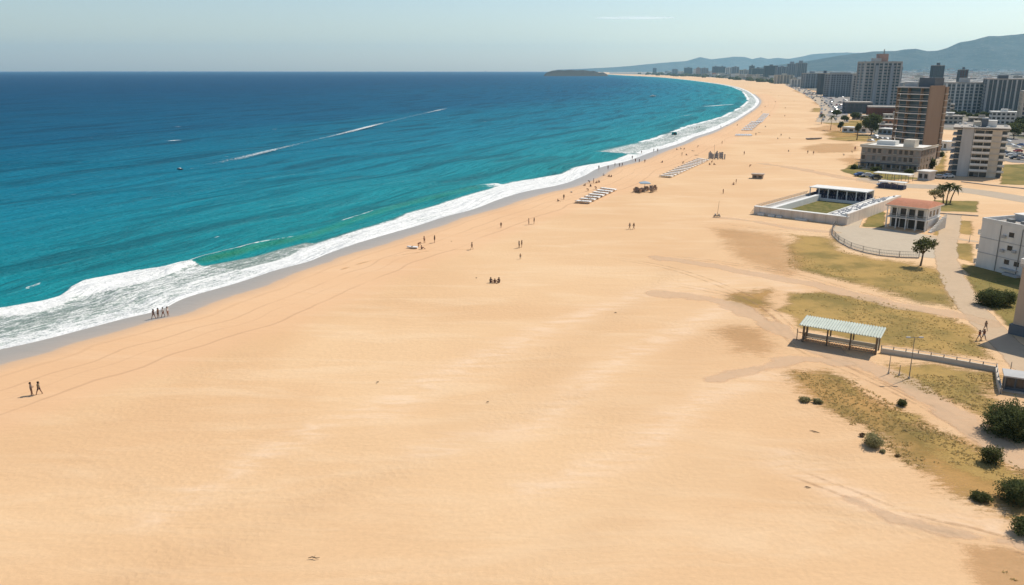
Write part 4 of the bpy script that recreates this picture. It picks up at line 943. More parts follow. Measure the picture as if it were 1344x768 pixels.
# ---- generic tall blocks ----------------------------------------------------------------
COOLG = M('cool_hazed_grey', (.30, .325, .345), .85, .2, .15, streak=True)
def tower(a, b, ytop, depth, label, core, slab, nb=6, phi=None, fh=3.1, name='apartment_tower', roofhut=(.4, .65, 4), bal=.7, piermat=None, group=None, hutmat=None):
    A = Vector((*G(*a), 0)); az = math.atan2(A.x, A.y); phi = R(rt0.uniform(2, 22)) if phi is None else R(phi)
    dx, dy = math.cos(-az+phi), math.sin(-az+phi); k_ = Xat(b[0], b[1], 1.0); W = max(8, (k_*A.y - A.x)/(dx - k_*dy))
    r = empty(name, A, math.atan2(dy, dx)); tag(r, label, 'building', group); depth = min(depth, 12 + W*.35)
    if slab is GREYW and A.y > 1100: slab = COOLG  # far slabs take a bluer grey, distance haze put into the colour
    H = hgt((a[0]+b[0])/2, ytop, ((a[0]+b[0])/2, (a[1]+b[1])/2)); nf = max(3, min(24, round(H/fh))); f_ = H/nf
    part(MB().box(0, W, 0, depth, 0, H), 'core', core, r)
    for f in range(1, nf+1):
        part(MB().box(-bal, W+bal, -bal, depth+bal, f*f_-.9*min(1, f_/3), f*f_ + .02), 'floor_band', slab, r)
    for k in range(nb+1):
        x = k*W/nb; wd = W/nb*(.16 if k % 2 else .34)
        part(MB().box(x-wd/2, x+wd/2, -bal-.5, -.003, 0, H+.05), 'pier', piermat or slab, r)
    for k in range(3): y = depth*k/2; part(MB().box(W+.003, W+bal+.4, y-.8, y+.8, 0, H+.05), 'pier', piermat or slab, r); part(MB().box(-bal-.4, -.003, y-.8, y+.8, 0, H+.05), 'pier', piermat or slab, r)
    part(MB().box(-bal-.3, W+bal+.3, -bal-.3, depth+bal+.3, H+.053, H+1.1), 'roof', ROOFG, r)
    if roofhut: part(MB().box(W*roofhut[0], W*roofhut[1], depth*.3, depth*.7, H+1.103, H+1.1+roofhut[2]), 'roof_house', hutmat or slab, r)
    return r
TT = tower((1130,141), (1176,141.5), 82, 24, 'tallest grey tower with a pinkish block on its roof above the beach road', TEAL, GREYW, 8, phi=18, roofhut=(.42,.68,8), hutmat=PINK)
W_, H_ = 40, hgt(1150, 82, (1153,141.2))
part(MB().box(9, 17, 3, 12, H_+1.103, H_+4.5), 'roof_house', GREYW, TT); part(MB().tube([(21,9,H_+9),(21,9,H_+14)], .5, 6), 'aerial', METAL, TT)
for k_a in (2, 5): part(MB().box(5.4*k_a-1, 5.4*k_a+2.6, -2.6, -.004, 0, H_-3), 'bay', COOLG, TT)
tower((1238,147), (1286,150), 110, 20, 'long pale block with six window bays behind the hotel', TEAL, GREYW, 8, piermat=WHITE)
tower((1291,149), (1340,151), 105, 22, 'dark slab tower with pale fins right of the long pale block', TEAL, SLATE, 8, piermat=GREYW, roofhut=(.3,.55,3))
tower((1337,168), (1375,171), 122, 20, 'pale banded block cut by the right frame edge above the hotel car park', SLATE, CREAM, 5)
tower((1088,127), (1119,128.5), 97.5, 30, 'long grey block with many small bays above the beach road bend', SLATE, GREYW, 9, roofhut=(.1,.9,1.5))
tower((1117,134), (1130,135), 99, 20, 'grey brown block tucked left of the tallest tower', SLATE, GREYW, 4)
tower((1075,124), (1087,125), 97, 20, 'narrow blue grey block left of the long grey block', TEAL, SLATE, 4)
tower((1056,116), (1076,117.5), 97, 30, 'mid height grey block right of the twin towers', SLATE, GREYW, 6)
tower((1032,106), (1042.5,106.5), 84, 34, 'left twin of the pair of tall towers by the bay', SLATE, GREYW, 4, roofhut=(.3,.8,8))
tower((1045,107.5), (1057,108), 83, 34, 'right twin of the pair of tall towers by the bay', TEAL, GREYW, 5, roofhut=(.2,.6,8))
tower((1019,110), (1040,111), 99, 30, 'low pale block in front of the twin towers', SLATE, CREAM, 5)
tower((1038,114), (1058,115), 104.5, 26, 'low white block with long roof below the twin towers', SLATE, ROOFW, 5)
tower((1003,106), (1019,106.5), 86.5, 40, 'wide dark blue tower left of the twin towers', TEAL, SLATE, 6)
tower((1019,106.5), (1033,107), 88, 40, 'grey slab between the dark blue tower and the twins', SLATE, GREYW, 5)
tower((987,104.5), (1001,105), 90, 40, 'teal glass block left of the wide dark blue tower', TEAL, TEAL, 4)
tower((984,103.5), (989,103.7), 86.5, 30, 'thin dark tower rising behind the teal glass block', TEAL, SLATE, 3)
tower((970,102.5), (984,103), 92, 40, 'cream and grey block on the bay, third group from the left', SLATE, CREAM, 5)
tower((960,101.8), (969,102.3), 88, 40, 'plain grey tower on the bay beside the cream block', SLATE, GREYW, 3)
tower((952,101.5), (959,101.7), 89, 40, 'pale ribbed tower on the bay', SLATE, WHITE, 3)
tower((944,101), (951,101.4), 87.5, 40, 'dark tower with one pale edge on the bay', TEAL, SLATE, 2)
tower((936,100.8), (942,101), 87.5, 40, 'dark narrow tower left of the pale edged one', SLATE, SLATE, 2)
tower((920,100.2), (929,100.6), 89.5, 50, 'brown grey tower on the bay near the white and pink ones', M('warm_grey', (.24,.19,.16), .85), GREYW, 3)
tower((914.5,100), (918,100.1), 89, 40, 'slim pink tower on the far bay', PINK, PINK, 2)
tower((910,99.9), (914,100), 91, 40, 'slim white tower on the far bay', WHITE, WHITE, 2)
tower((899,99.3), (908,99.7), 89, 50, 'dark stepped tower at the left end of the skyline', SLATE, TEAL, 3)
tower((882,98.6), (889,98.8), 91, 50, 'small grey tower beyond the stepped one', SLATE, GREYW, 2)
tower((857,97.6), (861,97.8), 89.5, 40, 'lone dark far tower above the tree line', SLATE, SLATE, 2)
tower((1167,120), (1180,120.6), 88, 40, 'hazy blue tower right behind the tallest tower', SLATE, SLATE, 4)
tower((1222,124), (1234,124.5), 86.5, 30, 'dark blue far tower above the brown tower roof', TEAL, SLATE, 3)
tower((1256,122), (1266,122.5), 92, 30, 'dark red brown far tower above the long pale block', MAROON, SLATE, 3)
tower((1140,154), (1178,155.5), 142, 22, 'low maroon hall under the tallest tower', MAROON, MAROON, 5, name='hall', roofhut=None)
tower((1110,149), (1142,151), 136, 26, 'low dark podium hall left of the maroon hall', TEAL, SLATE, 6, name='hall', roofhut=None)
# sheds left of the brown tower
def shed(a, b, h, dep, label, wall, roof, cat='shed', name='shed'):
    r, W = root_at(name, a, b, label, cat)
    part(MB().box(0, W, 0, dep, 0, h), 'wall', wall, r); part(MB().prism([(-.4,-.5),(W+.4,-.5),(W+.4,dep+.4),(-.4,dep+.4)], h+.003, h+.35), 'roof', roof, r)
    n = max(2, int(W/3))
    for k in range(n): part(MB().box((k+.2)*W/n, (k+.8)*W/n, -.06, -.004, h*.25, h*.75), 'window', GLASS, r)
    return r
shed((1105,173.5), (1121,174.5), 3.2, 8, 'long white shed left of the slim trunked tree', WHITE, ROOFW)
shed((1122,174), (1137,175), 3.6, 9, 'white shed half hidden by the round tree', WHITE, ROOFG)
shed((1152,176), (1176,177.5), 3.4, 9, 'pale blue low shed right of the round tree', M('pale_blue', (.30,.37,.42), .7), ROOFW)
shed((1155,166), (1176,167.5), 5.5, 10, 'orange two storey shed behind the pale blue one', M('orange_render', (.46,.22,.12), .85), ROOFG)
shed((1232,196), (1242,197.5), 4.2, 9, 'small white annex between brown tower and hotel', WHITE, ROOFW)
shed((1204,236), (1218,237.5), 3.2, 5, 'small grey gatehouse right of the white canopy', GREYW, ROOFW, name='gatehouse')
shed((987,234.3), (1001,235), 1.5, 2.2, 'small plain beige crate hut alone on the open sand', M('sandy_board', (.40,.31,.24), .9), M('sandy_board2', (.46,.37,.29), .9), name='beach_hut', cat='hut')
# white vehicle canopy and market stall
r, W = root_at('canopy', (1146,236), (1192,240), 'long white car port canopy in front of the low brick block', 'canopy')
part(MB().box(-.3, W+.3, 0, 5.5, 2.6, 2.78), 'roof', ROOFW, r)
for k in range(6): x = k*(W-.2)/5; part(MB().box(x, x+.15, .1, .25, 0, 2.597), 'post', METAL, r); part(MB().box(x, x+.15, 5.2, 5.35, 0, 2.597), 'post', METAL, r)
r, W = root_at('market_stall', (1152,246.5), (1186,249.5), 'low navy stall under a flat white roof beside the sports ground', 'stall')
part(MB().box(0, W, .5, 3, 0, 1.3), 'counter', BLUEP, r); part(MB().box(-.3, W+.3, 0, 3.4, 2.3, 2.45), 'roof', ROOFW, r)
for k in range(5): x = k*(W-.15)/4; part(MB().box(x, x+.12, .1, .22, 0, 2.297), 'post', METAL, r)
mb = MB()
for k in range(22): x = RS.uniform(0, W-.5); mb.box(x, x+.4, .6, 1.2+RS.rand(), 1.303, 1.4+RS.rand()*.5)
part(mb, 'stock', M('stock', (.22,.20,.26), .8, .5, 3), r)
# ---- lamp posts, mast, sign stub -----------------------------------------------------------
def lamp(base, topy, label, arms=True, name='street_lamp', cat='street lamp'):
    x, y = G(*base); h = hgt(base[0], topy, base); r = empty(name, (x, y, 0)); tag(r, label, cat)
    part(MB().tube([(0,0,0),(0,0,h)], [.07,.04], 8), 'pole', METAL, r); part(MB().tube([(0,0,0),(0,0,.25)], .14, 8), 'base', CONC, r)
    if arms:
        part(MB().tube([(-.85,0,h),(.85,0,h)], .035, 6), 'arm', METAL, r)
        for s in (-1, 1): part(MB().box(s*.85-.28, s*.85+.28, -.12, .12, h-.06, h+.08), 'lamp_head', GREYW, r)
    return r
lamp((1193,497), 443, 'tall thin lamp post with a crossbar of two heads in front of the low wall')
lamp((1166,491), 467, 'short bare post left of the tall crossbar lamp', False, 'post', 'post')
lamp((1325,493), 475, 'slim metal post standing behind the grey kiosk', False, 'post', 'post')
lamp((1180,493), 488, 'knee high stub between the short post and the tall lamp', False, 'post', 'post')
lamp((1272,318), 308, 'small lamp on the path before the white block', False)
lamp((1137,205), 160, 'slim tall mast in front of the low brick block', False, 'flagpole', 'mast')
x, y = G(941,285); r = empty('flagpole', (x, y, 0)); tag(r, 'thin leaning flag mast with a low wooden platform alone on the beach', 'mast')
part(MB().tube([(0,0,0),(.35,0,4.6)], [.06,.03], 6), 'pole', TIMBER, r); part(MB().box(-.9,.9,-.5,.5,.35,.45).box(-.85,-.75,-.45,-.35,0,.35).box(.75,.85,-.45,-.35,0,.35).box(.75,.85,.35,.45,0,.35).box(-.85,-.75,.35,.45,0,.35), 'platform', TIMBER, r)
part(MB().box(-.7,-.3,-.2,.2,.453,1.0).box(.35,.7,-.2,.2,.453,.95), 'seat', CREAM, r)
# =========================================================== TOWN: separate low blocks, then the far sprawl
CM = [M('block_cream', (.50,.45,.37), .85, .25, .2), M('block_white', (.62,.60,.56), .85, .2, .2), M('block_grey', (.30,.30,.29), .85, .25, .2), M('block_buff', (.42,.34,.26), .85, .25, .2), M('block_slate', (.17,.19,.21), .85, .25, .2), M('block_rose', (.40,.27,.22), .85, .25, .2)]
CN = ['cream', 'white', 'grey', 'buff', 'slate grey', 'rosy']
MESH = {}
def town_mesh(ci, nf, wide, close):
    key = (ci, nf, wide, close)
    if key in MESH: return MESH[key]
    W = 22 if wide else 13; D = 12; H = nf*3.0
    a = MB().box(0, W, 0, D, 0, H).build('wall', CM[ci]); b = MB().box(-.3, W+.3, -.3, D+.3, H+.003, H+.5).box(W*.3, W*.5, 4, 7, H+.503, H+2.4).build('roof', ROOFG if ci != 1 else ROOFW)
    fs = []
    for f in range(nf):
        mb = MB(); n = int(W/3)
        for k in range(n): mb.box((k+.2)*W/n, (k+.8)*W/n, -.12, -.004, f*3+.8, f*3+2.3); 
        for k in range(4): mb.box(-.12, -.004, (k+.2)*D/4, (k+.75)*D/4, f*3+.8, f*3+2.3); mb.box(W+.004, W+.12, (k+.2)*D/4, (k+.75)*D/4, f*3+.8, f*3+2.3)
        if close:
            for k in range(0, len(mb.f), 6):
                m2 = MB(); v0 = min(min(f_) for f_ in mb.f[k:k+6]); m2.add(mb.v[v0:v0+8], [tuple(i-v0 for i in f_) for f_ in mb.f[k:k+6]]); o = m2.build('window', GLASS); fs.append(o.data); bpy.data.objects.remove(o)
        else:
            o = MB().box(-.1, W+.1, -.1, D+.1, f*3+.95, f*3+2.15).build('window_band', DUSK); fs.append(o.data); bpy.data.objects.remove(o)
    out = (a.data, b.data, fs); bpy.data.objects.remove(a); bpy.data.objects.remove(b); MESH[key] = out; return out
big_fp = [(G(*p)[0], G(*p)[1], rr) for p, rr in [((1150,141),45),((1262,148),40),((1315,150),40),((1356,169),35),((1103,128),50),((1123,134),30),((1081,124),30),((1066,116),40),((1158,155),30),((1126,150),35),
          ((1190,207),30),((1280,234),32),((1167,222),40),((1037,106),60),((1051,107),60),((1030,110),50),((1048,114),50)]]
placed = []
def free(x, y, rr):
    for (a, b, c) in big_fp + placed:
        if (a-x)**2 + (b-y)**2 < (c+rr)**2: return False
    return True
where = [(1085, 1130, 'near the beach road bend'), (1130, 1180, 'behind the tallest tower'), (1180, 1236, 'behind the brown tower'), (1236, 1290, 'behind the long pale block'), (1290, 1400, 'behind the dark slab tower'), (900, 1085, 'near the twin towers')]
rt = random.Random(5); n_blocks = 0; tries = 0
while n_blocks < 285 and tries < 60000:
    tries += 1
    px = rt.uniform(900, 1385); Y = math.exp(rt.uniform(math.log(700), math.log(3200)))
    X = Xat(px, 100, Y)
    ye = HZ + 40*F/Y*1.0
    # right of the beach road
    edge = np.interp(ye, [96, 101, 104, 108, 112, 118, 125, 132, 141, 152, 165], [860, 925, 965, 1010, 1050, 1080, 1100, 1122, 1135, 1200, 1290])
    if px < edge + 6: continue
    if not free(X, Y, 13 + Y*.003): continue
    if Y < 900 and px < 1180: continue
    ci = rt.choices(range(6), [5,5,4,3,2,1])[0]; nf = rt.choice([2,2,3,3,4,5]) if Y < 1300 else rt.choice([2,3,4,5,6,8] if px < 1100 or Y > 2200 else [2,3,4,5]); wide = rt.random() < .5
    wl = next(t_ for a, b, t_ in where if a <= px < b)
    wm, rm, fs = town_mesh(ci, nf, wide, Y < 900)
    root = empty('town_block', (X, Y, 0), R(rt.uniform(-40, 10))); placed.append((X, Y, 12))
    dist = 'nearest' if Y < 950 else 'middle distance' if Y < 1700 else 'distant' if Y < 2700 else 'very distant'
    tag(root, f'{dist} {CN[ci]} flat roofed block of {nf} storeys, {"long" if wide else "compact"}, {wl}', 'building', 'low town blocks behind the beach road, %s %s' % (dist, wl))
    for d_, nm_ in [(wm, 'wall'), (rm, 'roof')] + [(f_, 'window' if Y < 900 else 'window_band') for f_ in (fs if Y < 2400 else [])]:
        o = bpy.data.objects.new(nm_, d_); COL.objects.link(o); o.parent = root
    n_blocks += 1
GAP = [(1226,158,1,2,False,'under the long pale block, left end'),(1238,163,0,2,False,'between brown tower and hotel, behind the white annex'),(1300,163,1,3,True,'below the dark slab tower'),(1330,161,3,2,True,'left of the pale banded block'),(1352,190,0,3,False,'cut by the frame beside the car park'),
  (1184,158,4,2,False,'left behind the brown tower'),(1160,161,0,2,True,'right under the maroon hall'),(1132,163,1,1,True,'among trees under the dark podium hall'),(1118,157,3,1,False,'beside the big beach road car park'),(1148,170,5,1,False,'beside the round tree'),
  (1262,146,2,3,True,'in front of the long pale block'),(1230,150,3,3,False,'right behind the brown tower side wall'),(1306,157,2,2,True,'in the tree row below the dark slab tower'),(1272,160,3,1,True,'on the far edge of the sandy field')]
for a_, b_, ci, nf, wide, tx in GAP:
    x_, y_ = G(a_, b_); wm, rm, fs = town_mesh(ci, nf, wide, True); root = empty('town_block', (x_, y_, 0), R(rt.uniform(-35, -15)))
    tag(root, f'{CN[ci]} flat roofed {"long" if wide else "compact"} block {tx}', 'building', 'low blocks close to the hotels')
    for d_, nm_ in [(wm, 'wall'), (rm, 'roof')] + [(f_, 'window') for f_ in fs]: o = bpy.data.objects.new(nm_, d_); COL.objects.link(o); o.parent = root
# far sprawl, beyond counting
mb = MB(); CMS = [CM[0], CM[1], CM[2], CM[3], CM[4], TERRA]
for i in range(14000):
    px = rt.uniform(862, 1400) if i % 4 else rt.uniform(1130, 1400); Y = math.exp(rt.uniform(math.log(1500 if px > 1120 else 3000), math.log(9000))); X = Xat(px, 100, Y); ye = HZ + 40*F/Y
    edge = np.interp(ye, [94, 96, 98.5, 101, 104, 108, 112, 118], [790, 850, 895, 935, 975, 1030, 1070, 1110])
    if px < edge + 8: continue
    s = rt.uniform(6, 15)*(1 + Y/8000); h = rt.choice([4,5,6,7,9,12,16])*(1 + Y/9000); a = rt.uniform(0, PI); z0 = -1
    if Y > 7600:
        k = max(0, (Y-7600))/2300; z0 = max(-1, k*k*120*max(0, min(1, (px-1100)/150)) + 18*k*max(0, min(1, (px-1100)/100)))
    c, s_ = math.cos(a)*s, math.sin(a)*s; mb.cur = rt.choices(range(6), [5,6,3,3,2,1])[0]
    q = [(X+c-s_*.7, Y+s_+c*.7), (X-c-s_*.7, Y-s_+c*.7), (X-c+s_*.7, Y-s_-c*.7), (X+c+s_*.7, Y+s_-c*.7)]
    mb.add([(u, v, z0-3) for u, v in q] + [(u, v, z0+h) for u, v in q], [(0,1,2,3)[::-1], (4,5,6,7), (0,1,5,4), (1,2,6,5), (2,3,7,6), (3,0,4,7)])
tag(mb.build('distant_houses', CMS), 'countless tiny far houses spreading over the plain to the hills', 'houses', kind='stuff')
TP = tree(1240,152,9,13,'leafy tree at the foot of the long pale block, left end', LEAFD, 81, 260, .9, .15)
PLC = [(1252,152.5),(1263,153),(1272,155),(1281,157),(1296,156),(1309,156.5),(1322,158),(1333,163),(1185,160),(1122,157),(1108,160),(1152,160),(1098,153)]
WRD = ['first','second','third','fourth','fifth','sixth','seventh','eighth','tree behind the brown tower','tree below the dark podium hall','low tree at the car park corner','tree below the maroon hall','lone tree at the car park edge']
for i_, (a_, b_) in enumerate(PLC):
    x_, y_ = G(a_, b_); c_ = dup(TP, (x_, y_, 0), rt.uniform(0, 6.28)); k_ = rt.uniform(.6, 1.15); c_.scale = (k_, k_, k_*rt.uniform(.8, 1.2))
    c_['label'] = ('dark green tree, %s from the left in the row under the pale block' % WRD[i_]) if i_ < 8 else 'dark green ' + WRD[i_]
# trees of the town: one mass of small clumps
mb = MB()
for i in range(3000):
    px = rt.uniform(800, 1400); Y = math.exp(rt.uniform(math.log(640), math.log(9000))); X = Xat(px, 100, Y); ye = HZ + 40*F/Y
    edge = np.interp(ye, [94, 96, 98.5, 101, 104, 108, 112, 118, 125, 132, 141, 152, 165], [770, 815, 860, 920, 965, 1012, 1058, 1092, 1110, 1128, 1140, 1205, 1292])
    if px < edge or (Y < 1000 and px < 1180) or Y < 1350 or (Y < 3800 and not free(X, Y, 3)): continue
    for j in range(3):
        c = Vector((X + rt.uniform(-9, 9), Y + rt.uniform(-9, 9), 0)); k = rt.uniform(3.5, 7)*(1 + Y/6000); hh = k*rt.uniform(1.0, 1.9)*.8
        n = 6; vs = []
        for lv, (zz, rr) in enumerate([(0,.55),(.4,1.0),(.78,.75),(1.0,.2)]):
            for a in range(n): w_ = rt.uniform(.7, 1.25); vs.append((c.x + math.cos(2*PI*a/n)*k*rr*w_, c.y + math.sin(2*PI*a/n)*k*rr*w_, zz*hh*rt.uniform(.85, 1.1) - (1.5 if lv == 0 else 0)))
        fs = [(l*n+a, l*n+(a+1) % n, (l+1)*n+(a+1) % n, (l+1)*n+a) for l in range(3) for a in range(n)] + [tuple(18+a for a in range(n))]
        mb.add(vs, fs)
tag(mb.build('distant_trees', LEAFD), 'dark tree clumps scattered all through the far town', 'trees', kind='stuff')
# ================================================================== PEOPLE
def skin_mesh(joints, edges, name='person'):
    me = bpy.data.meshes.new(name); me.from_pydata([j[0] for j in joints], edges, [])
    o = bpy.data.objects.new(name, me); COL.objects.link(o)
    m = o.modifiers.new('s', 'SKIN'); m.use_smooth_shade = True
    for i, j in enumerate(joints):
        rr = j[1]; me.skin_vertices[0].data[i].radius = rr if hasattr(rr, '__len__') else (rr, rr)
    me.skin_vertices[0].data[0].use_root = True
    s = o.modifiers.new('u', 'SUBSURF'); s.levels = 1; s.render_levels = 1
    dg = bpy.context.evaluated_depsgraph_get(); dg.update()
    out = bpy.data.meshes.new_from_object(o.evaluated_get(dg)); bpy.data.objects.remove(o)
    out.polygons.foreach_set('use_smooth', [True]*len(out.polygons)); return out
def figure(pose):
    """joint positions for one pose, standing height 1.72 m, facing -y"""
    hip = .92; J = {}
    if pose in ('stand', 'walk', 'chat'):
        st = .26 if pose == 'walk' else .05
        J = dict(pel=(0,0,hip), waist=(0,0,1.08), chest=(0,-.01,1.30), neck=(0,0,1.46), head=(0,-.02,1.56), top=(0,-.01,1.67))
        for s, n in ((-1,'l'), (1,'r')):
            f = -s*st
            J['hip'+n] = (s*.09,0,.90); J['kn'+n] = (s*.10, f*.55-.02, .49); J['an'+n] = (s*.11, f, .09); J['toe'+n] = (s*.13, f-.16, .03)
            J['sh'+n] = (s*.17,0,1.40); sw = s*.14 if pose == 'walk' else .02
            if pose == 'chat': J['el'+n] = (s*.25, -.04, 1.14); J['wr'+n] = (s*.16, -.20, 1.08); J['hd'+n] = (s*.10, -.25, 1.12)
            else: J['el'+n] = (s*.24, sw*.5+.02, 1.13); J['wr'+n] = (s*.25, sw-.06, .89); J['hd'+n] = (s*.25, sw-.09, .80)
    elif pose == 'sit':
        J = dict(pel=(0,0,.14), waist=(0,.03,.30), chest=(0,-.01,.52), neck=(0,-.03,.68), head=(0,-.06,.78), top=(0,-.05,.89))
        for s, n in ((-1,'l'), (1,'r')):
            J['hip'+n] = (s*.10,-.03,.13); J['kn'+n] = (s*.17,-.42,.42); J['an'+n] = (s*.14,-.66,.08); J['toe'+n] = (s*.15,-.82,.04)
            J['sh'+n] = (s*.17,-.01,.62); J['el'+n] = (s*.25,-.16,.42); J['wr'+n] = (s*.14,-.38,.44); J['hd'+n] = (s*.10,-.46,.42)
    elif pose == 'bend':
        J = dict(pel=(0,.05,.72), waist=(0,-.05,.86), chest=(0,-.25,.98), neck=(0,-.40,1.03), head=(0,-.50,1.03), top=(0,-.60,1.02))
        for s, n in ((-1,'l'), (1,'r')):
            J['hip'+n] = (s*.10,.05,.70); J['kn'+n] = (s*.13,-.14,.42); J['an'+n] = (s*.13,.06,.09); J['toe'+n] = (s*.14,-.10,.03)
            J['sh'+n] = (s*.17,-.34,1.0); J['el'+n] = (s*.21,-.36,.74); J['wr'+n] = (s*.15,-.44,.50); J['hd'+n] = (s*.12,-.46,.42)
    elif pose == 'lie':
        J = dict(pel=(0,0,.12), waist=(0,.16,.11), chest=(0,.38,.12), neck=(0,.54,.13), head=(0,.64,.14), top=(0,.75,.14))
        for s, n in ((-1,'l'), (1,'r')):
            J['hip'+n] = (s*.10,-.02,.11); J['kn'+n] = (s*.13,-.44,.12); J['an'+n] = (s*.12,-.84,.08); J['toe'+n] = (s*.13,-.96,.12)
            J['sh'+n] = (s*.18,.48,.11); J['el'+n] = (s*.32,.30,.07); J['wr'+n] = (s*.30,.06,.06); J['hd'+n] = (s*.29,-.02,.05)
    order = ['pel','waist','chest','neck','head','top','hipl','knl','anl','toel','hipr','knr','anr','toer','shl','ell','wrl','hdl','shr','elr','wrr','hdr']
    rad = dict(pel=(.15,.11), waist=(.13,.095), chest=(.155,.105), neck=.055, head=.088, top=.07, hip=.088, kn=.058, an=.04, toe=.035, sh=.062, el=.042, wr=.03, hd=.038)
    g = lambda k: rad.get(k, rad.get(k[:-1])); ix = {k: i for i, k in enumerate(order)}
    E = [('pel','waist'),('waist','chest'),('chest','neck'),('neck','head'),('head','top')]
    for n in 'lr': E += [('pel','hip'+n),('hip'+n,'kn'+n),('kn'+n,'an'+n),('an'+n,'toe'+n),('chest','sh'+n),('sh'+n,'el'+n),('el'+n,'wr'+n),('wr'+n,'hd'+n)]
    body = skin_mesh([(J[k], g(k)) for k in order], [(ix[a], ix[b]) for a, b in E])
    k_ = lambda r_: tuple(v+.014 for v in r_) if hasattr(r_, '__len__') else r_+.014
    half = lambda a, b, u: tuple(J[a][i]*(1-u) + J[b][i]*u for i in range(3))
    shorts = skin_mesh([(J['pel'], (.168,.128)), (half('pel','waist',.6), (.15,.115)), (J['hipl'], .105), (half('hipl','knl',.62), .088), (J['hipr'], .105), (half('hipr','knr',.62), .088)], [(0,1),(0,2),(2,3),(0,4),(4,5)], 'shorts')
    shirt = skin_mesh([(J['waist'], (.155,.12)), (half('pel','waist',.5), (.155,.122)), (J['chest'], (.175,.125)), (half('chest','neck',.5), (.12,.09)), (J['shl'], .078), (half('shl','ell',.7), .06), (J['shr'], .078), (half('shr','elr',.7), .06)], [(0,1),(0,2),(2,3),(2,4),(4,5),(2,6),(6,7)], 'shirt')
    tp = Vector(J['top']); hd = Vector(J['head']); up = (tp-hd).normalized(); bk = Vector((0, .03, 0)) if pose != 'lie' else Vector((0, 0, 0))
    hair = skin_mesh([(tuple(hd + up*.055 + bk*1.2), .088), (tuple(tp + bk*.5), .078), (tuple(hd - up*.02 + bk*2.2), .06)], [(0,1),(0,2)], 'hair')
    return dict(body=body, shorts=shorts, shirt=shirt, hair=hair)
FIG = {p: figure(p) for p in ('stand','walk','chat','sit','bend','lie')}
def cm(name, c): return M('cloth_'+name, c, .9, .1, 4)
SKIN = [M('skin_tan', (.36,.20,.125), .6, .08, 5), M('skin_brown', (.24,.125,.08), .6, .08, 5), M('skin_deep', (.12,.065,.042), .6, .08, 5)]
HAIR = [M('hair_dark', (.02,.014,.011), .7, .1, 9), M('hair_brown', (.07,.04,.022), .7, .1, 9)]
CL = dict(dark=cm('dark', (.045,.04,.045)), brown=cm('brown', (.14,.085,.06)), navy=cm('navy', (.03,.04,.09)), red=cm('red', (.32,.05,.04)), white=cm('white', (.62,.60,.56)), grey=cm('grey', (.19,.18,.175)), olive=cm('olive', (.12,.10,.06)), teal=cm('teal', (.03,.16,.17)), tan=cm('tan', (.34,.24,.16)), rust=cm('rust', (.28,.10,.05)))
for k in FIG:
    for a, m in (('body', SKIN[0]), ('shorts', CL['dark']), ('shirt', CL['grey']), ('hair', HAIR[0])): FIG[k][a].materials.clear(); FIG[k][a].materials.append(m)
def link_mat(o, m): o.material_slots[0].link = 'OBJECT'; o.material_slots[0].material = m
def person(px, py, pose, label, shirt=None, shorts='dark', sk=0, face=0, sc=1.0, group='people on the beach', z=0.0, hr=0):
    x, y = G(px, py, z)
    o = bpy.data.objects.new('person', FIG[pose]['body']); COL.objects.link(o); o.location = (x, y, z - (.02 if z == 0 else 0)); o.rotation_euler = (0, 0, R(face)); o.scale = (sc*1.18, sc*1.18, sc)
    link_mat(o, SKIN[sk]); tag(o, label, 'person', group)
    for nm_, m in (('shorts', CL[shorts]), ('shirt', CL[shirt] if shirt else None), ('hair', HAIR[hr])):
        if m:
            c = bpy.data.objects.new(nm_, FIG[pose][nm_]); COL.objects.link(c); c.parent = o; link_mat(c, m)
    return o
person(42,519,'chat','person in grey shirt and brown shorts, left one of the pair nearest the camera','grey','brown',1,120,1.06)
person(52,518,'walk','person in olive shirt and dark shorts, right one of the pair nearest the camera','olive','dark',1,-80,1.06)
person(202,418.5,'walk','person in dark shirt at the left end of four walkers by the wet sand','dark','brown',1,-100,1.0)
person(208,417,'stand','person in brown top, second of four walkers by the wet sand','brown','dark',0,-90)
person(214.5,416,'walk','person in white top and dark shorts, third of four walkers by the wet sand','white','rust',1,-60)
person(220.5,415,'stand','person in white top and rust shorts, last of four walkers by the wet sand','white','rust',0,90)
person(557,319,'stand','bare chested person standing right of the white dinghy',None,'dark',0,60,1)
person(570.5,318.6,'stand','person in olive shirt, furthest right of the group by the dinghy','olive','dark',0,-60,1.05)
person(553,327,'sit','person in dark shorts sitting at the bow of the white dinghy',None,'dark',1,100,1)
person(549,324,'bend','person in rust shirt bending over the white dinghy','rust','tan',0,120)
person(619.5,327.5,'walk','lone person in brown shirt at the end of a line of footprints','brown','dark',0,-80,1.02)
person(657.6,299,'stand','lone short person in brown near the middle of the beach','brown','brown',0,20,.86)
person(694,295,'stand','person in dark shorts, left of two standing apart mid beach',None,'dark',0,80)
person(701,294,'stand','person in olive top, right of two standing apart mid beach','olive','dark',0,-70)
person(681.3,325.4,'stand','person in grey shirt, left of a close couple on open sand','grey','dark',1,70)
person(684.8,324.6,'stand','person in tan shirt, right of a close couple on open sand','tan','brown',0,-70)
person(683,340,'stand','small child in teal shorts alone below the close couple',None,'teal',0,10,.72)
person(644,371,'sit','person in dark shirt sitting at the left of the trio on the sand','dark','dark',1,40,1.15)
person(649.5,370.5,'sit','small person in rust sitting in the middle of the trio on the sand','rust','dark',0,0,.85)
person(655,371,'sit','person in brown shirt sitting at the right of the trio on the sand','brown','dark',1,-40,1.15)
person(826.3,301,'walk','person in grey shirt, left of two strolling below the boat yard','grey','dark',0,-70)
person(831.7,301,'walk','person in brown shirt, right of two strolling below the boat yard','brown','brown',1,-70)
rp = random.Random(3)
